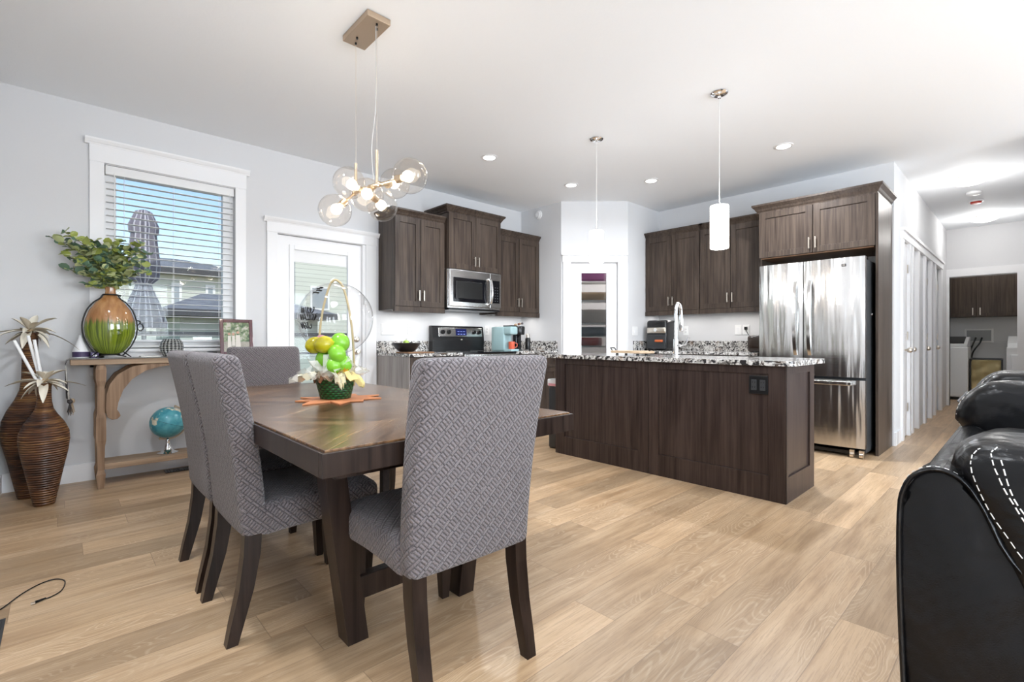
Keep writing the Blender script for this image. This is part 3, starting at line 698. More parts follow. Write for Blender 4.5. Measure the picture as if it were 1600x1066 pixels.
bm = bmesh.new(); tube(bm, smoothpath([(3.70, 4.372, 1.46), (3.70, 4.325, 1.49), (3.70, 4.305, 1.61), (3.70, 4.325, 1.735), (3.70, 4.372, 1.765)], 6), .013, 10); obj('handle', bm, M['chrome'], mw, smooth=60)
obj('vent_grille', bx((3.14, 3.89, 4.39, 4.78, 1.385, 1.404),), M['black'], mw)

# fridge
fr = thing('refrigerator', 'tall stainless french-door refrigerator with a bottom freezer drawer', 'fridge', (5.5, 1.42, 0))
FY0, FY1 = .985, 1.86
obj('cabinet_body', bx(5.20, 5.93, FY0 + .004, FY1 - .004, .045, 1.765, bev=.004), M['dgrey'], fr)
def fdoor(nm, y0, y1, z0, z1):
    bm = bmesh.new(); n = 14; yc = (y0 + y1) / 2
    pts = [(5.19, y0)] + [(5.135 - .020 * (1 - ((y0 + (y1 - y0) * k / n - yc) / ((y1 - y0) / 2)) ** 2) , y0 + (y1 - y0) * k / n) for k in range(n + 1)] + [(5.19, y1)]
    prism(bm, pts, z0, z1, 2); return obj(nm, bm, M['steel'], fr, smooth=25)
dl = fdoor('left_door', 1.470, FY1, .715, 1.785); dr = fdoor('right_door', FY0, 1.462, .715, 1.785); dz = fdoor('freezer_drawer', FY0, FY1, .09, .69)
for (p, y) in ((dl, 1.525), (dr, 1.405)):
    bm = bmesh.new(); secs = []
    for k in range(13):
        f = k / 12; z = .905 + .70 * f; x = 5.118 - .055 * math.sin(PI * min(max((f - .0) / 1, 0), 1)) ** .5
        secs.append([(x - .012, y - .014, z), (x + .010, y - .018, z), (x + .010, y + .018, z), (x - .012, y + .014, z)])
    sweep(bm, secs); obj('handle', bm, M['steel'], p, smooth=60)
bm = bmesh.new(); box(bm, 5.055, 5.085, 1.07, 1.78, .645, .682, bev=.006)
for y in (1.10, 1.75): box(bm, 5.08, 5.13, y - .015, y + .015, .650, .677)
obj('handle', bm, M['steel'], dz)
obj('kick_grille', bx(5.20, 5.24, FY0 + .02, FY1 - .02, .02, .085), M['black'], fr)
bm = bmesh.new(); box(bm, 5.112, 5.1195, 1.12, 1.155, 1.705, 1.728, bev=.001); bd = obj('badge', bm, M['dgrey'], dr)
obj('badge_mark', bx((5.1108, 5.1125, 1.125, 1.150, 1.716, 1.7185), (5.1108, 5.1125, 1.142, 1.145, 1.708, 1.7255), (5.1108, 5.1125, 1.131, 1.134, 1.71, 1.724)), M['nickel'], bd)
for y in (FY0 + .03, FY0 + .10):
    bm = bmesh.new(); cyl(bm, (5.16, y - .014, .028), (5.16, y + .014, .028), .028, 16); box(bm, 5.15, 5.18, y - .018, y + .018, .03, .07); obj('caster', bm, M['nickel'], fr, smooth=40)
obj('top_hinge', bx((5.17, 5.30, FY0 + .01, FY0 + .09, 1.766, 1.79), (5.17, 5.30, FY1 - .09, FY1 - .01, 1.766, 1.79), bev=.003), M['black'], fr)
bm = bmesh.new(); sphere(bm, (5.40, FY0, 1.28), .012, 12); obj('side_magnet', bm, M['chrome'], fr)

# ------------------------------------------------------------------ dining table
tw_, tt, tb = nodes('brown_tabletop_wood'); g = N(tt); p = g.xyz(g.obj()); x, y = p[0], p[1]
sec = g.m('FLOOR', g.m('DIVIDE', g.m('ADD', y, 10.0), .345)); sgn = g.m('MULTIPLY_ADD', g.m('FLOORED_MODULO', sec, 2.0), 2.0, -1.0)
ax_ = g.m('ADD', g.m('MULTIPLY', y, .7), g.m('MULTIPLY', g.m('MULTIPLY', g.m('ABSOLUTE', x), sgn), .7)); ac_ = g.m('SUBTRACT', g.m('MULTIPLY', g.m('ABSOLUTE', x), .7), g.m('MULTIPLY', g.m('MULTIPLY', y, sgn), .7))
pv = g.comb(ax_, ac_, sec); brd = g.white(g.comb(g.m('FLOOR', g.m('DIVIDE', ac_, .095)), sec))[0]
gr = g.noise(g.scale(pv, (4, 75, 1)), 1, 4, .6); so = g.noise(g.scale(pv, (1.5, 9, 1)), 1, 2)
c = g.ramp(g.m('ADD', g.m('MULTIPLY', gr, .5), g.m('MULTIPLY', so, .5)), [(.38, (.040, .019, .009)), (.5, (.105, .055, .026)), (.62, (.22, .130, .065))])
c = g.mix(1.0, c, g.ramp(brd, [(0, (.72, .70, .68)), (1, (1.2, 1.16, 1.1))]), 'MULTIPLY')
fy = g.m('FRACT', g.m('DIVIDE', g.m('ADD', y, 10.0), .345)); band = g.m('LESS_THAN', g.m('MINIMUM', fy, g.m('SUBTRACT', 1.0, fy)), .006)
c = g.mix(g.m('MULTIPLY', band, .6), c, (.02, .012, .008)); g.put(tb.inputs['Base Color'], c); tb.inputs['Specular IOR Level'].default_value = .25; tb.inputs['Roughness'].default_value = .25; g.bump(gr, tb, .25, .0012)
tbl = thing('dining_table', 'rectangular dark brown wood dining table with trestle legs, set with four covered chairs', 'table', (.99, 2.27, 0))
obj('tabletop', bx(.50, 1.48, 1.25, 3.29, .742, .762, bev=.003), tw_, tbl)
obj('edge_frame', bx((.49, 1.49, 1.24, 1.265, .69, .756), (.49, 1.49, 3.275, 3.30, .69, .756), (.49, .515, 1.265, 3.275, .69, .756), (1.465, 1.49, 1.265, 3.275, .69, .756), bev=.002), M['legw'], tbl)
obj('apron', bx((.60, 1.38, 1.42, 1.445, .63, .745), (.60, 1.38, 3.095, 3.12, .63, .745), (.60, .625, 1.445, 3.095, .63, .745), (1.355, 1.38, 1.445, 3.095, .63, .745)), M['legw'], tbl)
for y in (1.63, 2.91):
    for s in (-1, 1):
        xt, xb = .99 + s * .335, .99 + s * .235; bm = bmesh.new()
        sweep(bm, [[(cx - .037, y - .04, z), (cx + .037, y - .04, z), (cx + .037, y + .04, z), (cx - .037, y + .04, z)] for cx, z in ((xb, .0), (xb, .004), ((xt + xb) / 2, .37), (xt, .742))])
        obj('leg', bm, M['legw'], tbl)
    obj('stretcher', bx(.70, 1.28, y - .022, y + .022, .135, .215, bev=.003), M['legw'], tbl)
obj('long_stretcher', bx(.96, 1.02, 1.655, 2.885, .15, .21, bev=.003), M['legw'], tbl)

# bench on the far side of the table
bn = thing('bench', 'dark wooden bench with tapered legs, mostly hidden behind the dining table', 'bench', (1.70, 2.55, 0))
obj('seat', bx(1.56, 1.80, 2.0, 3.12, .42, .46, bev=.006), M['legw'], bn)
for (x, y) in ((1.62, 2.06), (1.76, 2.06), (1.69, 3.05)):
    bm = bmesh.new(); sweep(bm, [[(x - h, y - h, z), (x + h, y - h, z), (x + h, y + h, z), (x - h, y + h, z)] for h, z in ((.016, 0), (.02, .06), (.028, .43))]); obj('leg', bm, M['legw'], bn)
bm = bmesh.new(); sweep(bm, [[(cx - .022, cy - .022, z), (cx + .022, cy - .022, z), (cx + .022, cy + .022, z), (cx - .022, cy + .022, z)] for cx, cy, z in ((1.46, 2.72, 0), (1.60, 2.98, .43))]); obj('leg', bm, M['legw'], bn)

# ------------------------------------------------------------------ dining chairs (prototype faces +x)
def make_chair():
    t = thing('dining_chair', '', 'chair', (0, 0, 0), 'covered chairs round the dining table')
    def lean(p):
        k = (p.z - .35) / .65; q = p.copy()
        q.x += -.095 * max(k, 0) ** 1.15 + .012 * math.sin(PI * min(max(k, 0), 1))
        q.y *= 1 + .05 * k; q.x += .010 * (1 - (p.y / .23) ** 2) * (1 if p.x > -.2 else -1) * .6
        return q
    bm = bmesh.new(); rbox(bm, (-.25, -.228, .36), (-.165, .228, 1.0), .028, lean, n=10, q=3)
    obj('backrest', bm, M['fabric'], t, smooth=60, uv=True)
    def pad(p):
        q = p.copy(); k = (1 - (p.y / .25) ** 2) * (1 - ((p.x - .03) / .3) ** 2)
        if p.z > .43: q.z += .022 * max(k, 0)
        if p.z < .42: q.z += .02 * math.cos(p.x * 9)  * .4
        q.y *= 1 + .03 * (p.x + .2); return q
    bm = bmesh.new(); rbox(bm, (-.20, -.235, .352), (.26, .235, .468), .034, pad, n=10, q=3)
    obj('seat', bm, M['fabric'], t, smooth=60, uv=True)
    for s in (-1, 1):
        bm = bmesh.new(); y = s * .195
        sweep(bm, [[(cx - hx, y - hy, z), (cx + hx, y - hy, z), (cx + hx, y + hy, z), (cx - hx, y + hy, z)] for cx, hx, hy, z in ((-.278, .018, .019, 0), (-.262, .021, .021, .07), (-.235, .024, .023, .18), (-.217, .027, .024, .30), (-.212, .028, .024, .40))])
        obj('leg', bm, M['legw'], t)
        bm = bmesh.new(); y = s * .185
        sweep(bm, [[(.218 - h, y - h, z), (.218 + h, y - h, z), (.218 + h, y + h, z), (.218 - h, y + h, z)] for h, z in ((.015, 0), (.017, .03), (.024, .16), (.025, .40))])
        obj('leg', bm, M['legw'], t)
    return t
ch = make_chair(); ch['label'] = 'taupe covered dining chair seen from behind, at the near end of the table'
spots = [((.952, 1.425, 0), 90, None),
         ((.705, 2.07, 0), 0, 'taupe covered chair on the left side of the table, nearer the camera'),
         ((.705, 2.56, 0), 0, 'taupe covered chair on the left side of the table, behind the first one'),
         ((1.08, 3.50, 0), -90, 'taupe covered chair at the far end of the table, its back by the photo frame')]
for loc, rz, lab in spots[1:]: clone(ch, loc, math.radians(rz), lab)
ch.location = spots[0][0]; ch.rotation_euler = (0, 0, math.radians(spots[0][1] - 2))

# ------------------------------------------------------------------ table centrepiece
pm = bmesh.new(); pts = []
cx, cy = .985, 2.27
for k in range(18):
    a = 2 * PI * k / 18 + .1; r = (.215, .13, .20, .15, .24, .12)[k % 6] * (1.0 if math.sin(a - .6) > -.8 else .8); pts.append((cx + r * math.cos(a), cy + r * math.sin(a)))
prism(pm, pts, .763, .768, 2)
tag(obj('placemat', pm, paint('orange_leather', (.62, .24, .10), 60, .3, .6)), 'orange maple-leaf shaped placemat lying under the green basket', 'placemat')
gb = thing('gift_basket', 'green woven gift basket with green and yellow balloons, cellophane and a tall arched handle', 'basket', (.97, 2.29, .769))
m, t, b = nodes('green_wicker'); g = N(t); v = g.obj(); pz = g.xyz(v); an = g.m('ARCTAN2', pz[1], pz[0]); 
rowz = g.m('FLOOR', g.m('DIVIDE', pz[2], .011)); wv = g.m('SINE', g.m('ADD', g.m('MULTIPLY', an, 20.0), g.m('MULTIPLY', rowz, PI)))
bz = g.m('ABSOLUTE', g.m('SUBTRACT', g.m('FRACT', g.m('DIVIDE', pz[2], .011)), .5)); h = g.m('SUBTRACT', g.m('MULTIPLY', wv, .3), bz)
g.put(b.inputs['Base Color'], g.ramp(g.m('ADD', h, .5), [(.1, (.003, .03, .008)), (.6, (.008, .14, .035)), (.9, (.03, .26, .08))])); b.inputs['Roughness'].default_value = .35; g.bump(h, b, .8, .004)
B0 = (.97, 2.29, .769)
bm = bmesh.new(); lathe(bm, [(0, 0), (.068, 0), (.071, .004), (.082, .05), (.092, .09), (.096, .095), (.090, .095), (.078, .05), (.066, .01), (0, .01)], 40, B0); obj('basket_body', bm, m, gb, smooth=50)
RT = V((math.sin(math.radians(47)), -math.cos(math.radians(47)), 0)); FW = V((RT.y * -1, RT.x, 0))
def P(u, d, z): return V(B0) + RT * u + FW * d + V((0, 0, z))
bamboo = mat('bamboo_handle', (.42, .33, .18), .45)
bm = bmesh.new(); hp = [P(-.082, 0, .06), P(-.080, 0, .25), P(-.066, 0, .40), P(-.035, 0, .525), P(-.012, 0, .565), P(.012, 0, .565), P(.040, 0, .525), P(.070, 0, .40), P(.086, 0, .25), P(.090, 0, .06)]
tube(bm, smoothpath(hp, 6), .0055, 8); obj('handle', bm, bamboo, gb, smooth=60)
bub = thin_glass('bubble_balloon_film', (.985, .985, .985), 0.02, .9)
bm = bmesh.new(); BC = P(-.008, .03, .385); sphere(bm, BC, .175, 40); bb = obj('bubble_balloon', bm, bub, gb, smooth=180)
bm = bmesh.new()
def onb(az, el, r=.1765):      # a point on the bubble facing the viewer; az to the right, el up (radians)
    d = RT * math.sin(az) * math.cos(el) - FW * math.cos(az) * math.cos(el) + V((0, 0, math.sin(el))); return BC + d * r
# black script lettering on the bubble's left side (three short curly lines)
rr = random.Random(3)
for line, (e0, n_) in enumerate(((.18, 5), (.0, 6), (-.22, 4))):
    for k in range(n_):
        a0 = -1.0 + .10 * k; s = .07 + .02 * rr.random()
        pts = [onb(.28 + a0 + s * math.sin(q * 1.1 + k) * .6 + q * .011, e0 + s * math.cos(q * 1.3 + k * 1.7)) for q in range(6)]
        tube(bm, smoothpath(pts, 3), .0026, 4)
obj('printed_script', bm, M['black'], bb); bm = bmesh.new()
for (a0, e0) in ((-.42, .88), (-.30, .92), (-.36, .80), (-.24, .78), (-.30, .70), (-.44, .72)):
    q = bmesh.ops.create_uvsphere(bm, u_segments=8, v_segments=6, radius=.007); c_ = onb(a0, e0)
    for v_ in q['verts']: v_.co = V((v_.co.x * 1.5, v_.co.y, v_.co.z * .5)) + c_
tube(bm, [onb(-.50, .66), onb(-.36, .80), onb(-.22, .92)], .001, 4)
obj('printed_leaf_sprig', bm, M['black'], bb)
yel = mat('balloon_yellow', (.48, .42, .012), .25, coat=.3); grn = mat('balloon_lime', (.20, .50, .03), .25, coat=.3); pnk = mat('balloon_pink', (.45, .2, .25), .3)
for (u, d, z, r, mm, lab) in ((-.088, -.03, .255, .040, yel, 'yellow balloon'), (-.032, -.06, .258, .041, yel, 'yellow balloon'), (.030, -.02, .268, .043, grn, 'lime green balloon'), (.028, -.06, .215, .041, grn, 'lime green balloon'), (-.045, -.02, .185, .041, grn, 'lime green balloon'), (.045, -.03, .165, .042, grn, 'lime green balloon'), (.012, -.06, .160, .038, grn, 'lime green balloon'), (-.02, .01, .22, .036, grn, 'lime green balloon'), (-.066, .0, .272, .030, pnk, 'pink balloon')):
    bm = bmesh.new(); sphere(bm, (0, 0, 0), r, 20, (1.12, 1, 1)); 
    tube(bm, [(r * 1.08, 0, 0), (r * 1.22, 0, 0)], [.005, .002], 8)
    ang = {yel: -.25}.get(mm, 1.2); bmesh.ops.rotate(bm, verts=bm.verts[:], cent=(0, 0, 0), matrix=Matrix.Rotation(math.atan2(RT.y, RT.x), 3, 'Z') @ Matrix.Rotation(ang, 3, 'Y'))
    bmesh.ops.translate(bm, verts=bm.verts[:], vec=P(u, d, z)); o = obj('balloon', bm, mm, gb, smooth=60); o['label'] = lab
bm = bmesh.new(); tube(bm, [P(-.078, -.02, .22), P(-.08, -.02, .10)], .002, 5); obj('stick', bm, M['nickel'], gb)
# crinkled cellophane and ribbons
def crinkle(name, c, rad, up, seed, m, nseg=26, wob=.3):
    r_ = random.Random(seed); bm = bmesh.new(); rings = []
    for i in range(6):
        f = i / 5; ring = []
        for k in range(nseg):
            a = 2 * PI * k / nseg; rr_ = (.02 + rad * f ** .8) * (1 + wob * (r_.random() - .5) * (1 + f)); z = up * (f ** 1.3) * (1 + .7 * (r_.random() - .5)) + .025 * math.sin(a * 7 + f * 5) * f
            ring.append(bm.verts.new(V(c) + V((rr_ * math.cos(a), rr_ * math.sin(a), z))))
        rings.append(ring)
    for a, b_ in zip(rings, rings[1:]):
        for k in range(nseg): bm.faces.new((a[k], a[(k + 1) % nseg], b_[(k + 1) % nseg], b_[k]))
    return obj(name, bm, m, gb)
m, t, b = nodes('crinkled_cellophane'); g = N(t); b.inputs['Base Color'].default_value = (.80, .78, .70, 1); b.inputs['Roughness'].default_value = .12; b.inputs['Alpha'].default_value = .42; b.inputs['Specular IOR Level'].default_value = .9
g.bump(g.noise(g.obj(), 55, 3), b, .8, .01); cello = m
crinkle('cellophane', P(0, 0, .085), .115, .045, 5, cello)
crinkle('cellophane', P(-.01, 0, .09), .085, .085, 9, cello)
def leafpatch(name, c, dirv, L, Wd, seed, m, par, bend=.3):
    bm = bmesh.new(); r_ = random.Random(seed); d = V(dirv).normalized(); s = d.cross(V((0, 0, 1))).normalized(); rows = []
    for i in range(8):
        f = i / 7; w_ = Wd * (math.sin(PI * (f * .75 + .15))) ; cen = V(c) + d * L * f + V((0, 0, -bend * L * f * f)) 
        rows.append([bm.verts.new(cen + s * w_ * (j / 3 - 1) + V((0, 0, .018 * math.sin(j * 2.2 + i * 1.1) + .01 * r_.random()))) for j in range(7)])
    for a, b_ in zip(rows, rows[1:]):
        for j in range(6): bm.faces.new((a[j], a[j + 1], b_[j + 1], b_[j]))
    return obj(name, bm, m, par, smooth=50)
leafpatch('cellophane_fan', P(-.05, -.03, .115), -RT - FW * .2, .15, .05, 2, cello, gb, .25)
leafpatch('cellophane_fan', P(-.02, -.06, .10), -FW - RT * .3 + V((0, 0, .2)), .07, .06, 4, mat('gold_foil', (.30, .20, .13), .25, .6), gb, .3)
leafpatch('cellophane_fan', P(-.03, -.05, .11), -RT - FW * .6 + V((0, 0, .1)), .12, .035, 14, mat('pale_gold_foil', (.55, .50, .36), .25, .5), gb, .2)
leafpatch('ribbon', P(.05, -.05, .12), RT - FW * .4 + V((0, 0, .1)), .125, .030, 6, mat('yellow_tulle', (.80, .68, .30), .6, alpha=.8), gb, .55)
leafpatch('ribbon', P(.04, -.07, .11), RT * .6 - FW + V((0, 0, .1)), .085, .025, 8, mat('cream_tulle', (.85, .78, .55), .6, alpha=.8), gb, .7)
orn = mat('orange_silk_petal', (.75, .36, .03), .55)
bm = bmesh.new(); r_ = random.Random(2)
for k in range(16):
    a = 2 * PI * k / 16; c_ = P(.055, -.055, .115); d = RT * math.cos(a) + V((0, 0, math.sin(a))) - FW * .5 * r_.random(); d.normalize(); s = d.cross(FW).normalized() * .006; L = .035 + .02 * r_.random()
    bm.faces.new([bm.verts.new(c_ - s * .4), bm.verts.new(c_ + d * L * .5 - s), bm.verts.new(c_ + d * L), bm.verts.new(c_ + d * L * .5 + s)])
fo = obj('silk_flower', bm, orn, gb); fo.modifiers.new('thick', 'SOLIDIFY').thickness = .001
bm = bmesh.new(); sphere(bm, P(.055, -.06, .115), .008, 10); obj('flower_centre', bm, M['black'], fo)

# ------------------------------------------------------------------ chandelier
chd = thing('chandelier', 'brass chandelier with six clear glass globes hanging over the dining table', 'chandelier', (1.257, 2.555, HC - .03))
cp_ = obj('ceiling_plate', bx(1.19, 1.325, 2.40, 2.71, HC - .034, HC - .001, bev=.002), M['platew'], chd)
for (x, y) in ((1.253, 2.674), (1.261, 2.434), (1.235, 2.62), (1.28, 2.47)):
    bm = bmesh.new(); cyl(bm, (x, y, HC - .045), (x, y, HC - .034), .006, 10); obj('screw', bm, M['black'], cp_)
H1, H2 = V((1.253, 2.674, 1.905)), V((1.261, 2.434, 1.895))
bm = bmesh.new(); tube(bm, [H1 + (H1 - H2) * .1, H2 + (H2 - H1) * .1], .010, 12); obj('crossbar', bm, M['brass'], chd, smooth=50)
for (h, tp) in ((H1, 2.075), (H2, 2.085)):
    bm = bmesh.new(); tube(bm, [h, (h.x, h.y, tp)], .008, 10); st_ = obj('stem', bm, M['brass'], chd, smooth=50)
    bm = bmesh.new(); tube(bm, [(h.x, h.y, tp), (h.x, h.y, HC - .04)], .0011, 5); obj('suspension_wire', bm, M['nickel'], chd)
bm = bmesh.new(); tube(bm, smoothpath([(H2.x - .012, H2.y + .01, 1.90), (H2.x - .02, H2.y + .02, 2.1), (H2.x - .004, H2.y + .004, 2.35), (1.262, 2.45, HC - .04)], 5), .002, 6); obj('power_cable', bm, mat('clear_cable', (.55, .54, .52), .3), chd)
GL = [('A', (1.185, 2.614, 1.932), (1.255, 2.60, 1.90)), ('B', (1.201, 2.435, 1.828), (1.261, 2.50, 1.895)), ('C', (1.303, 2.162, 1.887), (1.263, 2.41, 1.895)),
      ('D', (1.47, 2.61, 1.99), (1.262, 2.47, 1.895)), ('E', (1.106, 2.619, 1.764), (1.253, 2.69, 1.905)), ('F', (1.40, 2.635, 1.845), (1.257, 2.56, 1.90))]
for nm, c_, a_ in GL:
    c_, a_ = V(c_), V(a_); d = (c_ - a_).normalized(); s = c_ - d * .088
    bm = bmesh.new(); tube(bm, [a_, s - d * .01], .007, 10); sphere(bm, a_, .016, 12); arm = obj('arm', bm, M['brass'], chd, smooth=50)
    bm = bmesh.new(); tube(bm, [s - d * .016, s + d * .006, s + d * .03], [.021, .021, .017], 16); obj('socket', bm, M['brass'], arm, smooth=50)
    bm = bmesh.new(); sphere(bm, c_, .089, 36); gl_ = obj('glass_globe', bm, M['globe'], arm, smooth=180)
    bm = bmesh.new(); tube(bm, [s + d * .03, s + d * .045, s + d * .058, s + d * .075, s + d * .092, s + d * .100], [.012, .014, .026, .030, .024, .006], 16); obj('bulb', bm, M['bulb'], arm, smooth=180)
    light('globe_lamp', 'POINT', tuple(c_), 3.8, (1, .90, .78), .03)

# ------------------------------------------------------------------ island pendants
def pendant(x, y, zt, zb, lab):
    p = thing('pendant_lamp', lab, 'pendant lamp', (x, y, HC), 'pendants over the island')
    bm = bmesh.new(); lathe(bm, [(0, -.001), (.058, -.001), (.060, -.006), (.052, -.016), (.03, -.024), (.012, -.027), (.010, -.04), (0, -.04)], 32, (x, y, HC)); obj('canopy', bm, M['chrome'], p, smooth=50)
    bm = bmesh.new(); tube(bm, [(x, y, HC - .03), (x, y, zt)], .0022, 6); obj('cord', bm, mat('pale_cord', (.72, .72, .70), .4) if 'pale_cord' not in bpy.data.materials else bpy.data.materials['pale_cord'], p)
    R = .063; H = zt - zb
    bm = bmesh.new(); lathe(bm, [(0, zt - .004), (R - .002, zt - .004), (R, zt - .01), (R, zb + .004), (R - .004, zb), (R - .010, zb), (R - .010, zt - .02), (0, zt - .02)], 32, (x, y, 0)); sh = obj('shade', bm, M['frost'], p, smooth=50)
    for k, dz in enumerate((.035, .05, .066, .078)):
        for zz in (zt - dz, zb + dz - .004):
            bm = bmesh.new(); lathe(bm, [(R + .0002, -.0022), (R + .0014, -.0022), (R + .0014, .0022), (R + .0002, .0022)], 32, (x, y, zz)); obj('metal_band', bm, M['nickel'], sh)
    bm = bmesh.new(); cyl(bm, (x, y, zt - .004), (x, y, zt + .02), .008, 12); obj('socket_cap', bm, M['chrome'], p)
    light('pendant_bulb', 'POINT', (x, y, zb - .04), 5, (.96, .97, 1), .05)
    light('pendant_bulb', 'POINT', (x, y, zt + .06), 2.0, (.96, .97, 1), .05)
pendant(3.43, 2.593, 2.005, 1.725, 'banded white glass pendant in front of the pantry door')
pendant(3.43, 1.512, 2.008, 1.70, 'banded white glass pendant nearer the fridge')

# slim light bars under the wall cabinets (hidden behind the light rails)
for (x, y, L, rz, z, par) in ((2.815, 4.60, .50, 0, 1.358, 'wall_cabinet'), (4.27, 4.60, .60, 0, 1.358, 'wall_cabinet.002'), (5.82, 3.11, .60, 1, 1.378, 'wall_cabinet.003'), (5.82, 2.37, .60, 1, 1.378, 'wall_cabinet.004')):
    q = (x - L / 2, x + L / 2, y - .02, y + .02) if not rz else (x - .02, x + .02, y - L / 2, y + L / 2)
    obj('light_bar', bx(*q, z - .002, z + .006), M['white'], bpy.data.objects[par])
    light('cabinet_light', 'AREA', (x, y, z - .006), 1.1, (1, .97, .93), L, .04, rot=(0, 0, rz * PI / 2))
light('hood_light', 'AREA', (3.5, 4.60, 1.38), 1.2, (1, .97, .93), .3, .06)

# recessed downlights, hall domes, detectors
DL = ['recessed ceiling light nearest the microwave wall, left of the others', 'recessed ceiling light in front of the pantry corner, left of the near pendant cord', 'recessed ceiling light between the two pendant cords', 'recessed ceiling light in front of the fridge cabinet']
for k, (x, y) in enumerate(RECESS):
    t = thing('recessed_light', DL[k] if k < 4 else 'recessed ceiling light added out of view to brighten the room', 'ceiling light', (x, y, HC), 'recessed ceiling lights')
    bm = bmesh.new(); lathe(bm, [(.056, -.0005), (.080, -.0005), (.080, -.004), (.072, -.007), (.058, -.007)], 32, (x, y, HC)); obj('trim_ring', bm, M['white'], t, smooth=50)
    bm = bmesh.new(); lathe(bm, [(0, -.003), (.057, -.003), (.057, -.006), (0, -.006)], 32, (x, y, HC)); obj('lens', bm, M['can'], t)
for k, (x, lab) in enumerate(((7.18, 'flush dome ceiling light in the hallway, nearer the kitchen'), (9.58, 'flush dome ceiling light at the far end of the hallway'))):
    y = .45; t = thing('dome_light', lab, 'ceiling light', (x, y, HC), 'hallway dome lights')
    bm = bmesh.new(); lathe(bm, [(0, -.001), (.10, -.001), (.10, -.02), (0, -.02)], 32, (x, y, HC)); obj('base', bm, M['white'], t)
    bm = bmesh.new(); lathe(bm, [(.165, -.022), (.17, -.028), (.155, -.048), (.11, -.072), (.05, -.086), (0, -.09)], 36, (x, y, HC)); obj('dome_shade', bm, M['dome'], t, smooth=180)
    for a in (0, 2.09, 4.19):
        bm = bmesh.new(); cx, cy = x + .168 * math.cos(a + .6), y + .168 * math.sin(a + .6); box(bm, cx - .01, cx + .01, cy - .01, cy + .01, HC - .036, HC - .012); obj('clip', bm, M['nickel'], t)
    light('hall_lamp', 'POINT', (x, y, HC - .14), 8, (.98, .97, .95), .1)
bm = bmesh.new(); lathe(bm, [(0, -.001), (.07, -.001), (.07, -.025), (.055, -.035), (0, -.037)], 28, (7.95, .46, HC)); tag(obj('smoke_detector', bm, M['wplastic'], smooth=50), 'round white smoke detector on the hallway ceiling between the dome lights', 'smoke detector')
t = thing('fire_alarm', 'white ceiling alarm with a red face, further down the hallway', 'alarm', (8.45, .47, HC))
bm = bmesh.new(); lathe(bm, [(0, -.001), (.07, -.001), (.07, -.02), (0, -.02)], 28, (8.45, .47, HC)); obj('base', bm, M['wplastic'], t)
bm = bmesh.new(); lathe(bm, [(0, -.02), (.055, -.02), (.05, -.04), (0, -.042)], 28, (8.45, .47, HC)); obj('red_face', bm, mat('red_plastic', (.5, .04, .02), .4), t)
t = thing('wall_detector', 'round white detector high on the wall above the corner cabinet', 'detector', (4.65, 4.46, 2.71))
for nm, r, a, c_ in (('base', .058, .018, 'wplastic'), ('cap', .040, .030, 'white')):
    bm = bmesh.new(); lathe(bm, [(0, 0), (r, 0), (r, a * .7), (r * .85, a), (0, a)], 28); bmesh.ops.rotate(bm, verts=bm.verts[:], cent=(0, 0, 0), matrix=Matrix.Rotation(-PI / 2, 3, 'Y')); bmesh.ops.translate(bm, verts=bm.verts[:], vec=(4.6495, 4.46, 2.71)); obj(nm, bm, M[c_], t, smooth=50)

# ------------------------------------------------------------------ sockets and switches
def plate(kind, f, u0, u1, z0, z1, n, label, switch=True, dark=False):
    mp = mapper(kind, f); t = thing('switch_plate' if switch else 'outlet', label, 'switch' if switch else 'outlet', mp((u0 + u1) / 2, 0, z0))
    obj('plate', lb(mp, [(u0, u1, .0005, .007, z0, z1)], .002), M['wplastic'], t)
    w_ = (u1 - u0) / n
    for k in range(n):
        c_ = u0 + w_ * (k + .5)
        if switch: obj('rocker', lb(mp, [(c_ - .016, c_ + .016, .006, .011, z0 + .026, z1 - .026)], .002), M['white'], t)
        else:
            f_ = obj('socket', lb(mp, [(c_ - .016, c_ + .016, .006, .009, z0 + .022, z1 - .022)], .002), M['white'], t)
            obj('slots', lb(mp, [(c_ + a, c_ + a + .003, .0088, .0098, z_, z_ + .010) for z_ in (z0 + .036, z1 - .046) for a in (-.009, .006)]), M['black'], f_)
plate('A', YA, 2.535, 2.70, 1.105, 1.225, 3, 'triple white switch plate on the wall above the fruit bowl')
plate('A', YA, 2.86, 2.935, 1.11, 1.23, 1, 'white wall outlet between the triple switch and the range', False)
plate('A', YA, 3.99, 4.065, 1.11, 1.23, 1, 'white wall outlet behind the coffee machines', False)
plate('B', XB, 3.06, 3.13, 1.11, 1.23, 1, 'white wall outlet right behind the faucet, beside the toaster oven', False)
plate('B', XB, 2.385, 2.46, 1.11, 1.23, 1, 'single white switch plate on the fridge wall beside the plugged outlet')
plate('B', XB, 2.29, 2.365, 1.11, 1.23, 1, 'white wall outlet with a black plug in it, left of the fridge', False)
plate('A', 3.49, 5.37, 5.485, 1.105, 1.22, 1, 'white switch plate on the short wall right of the pantry door')
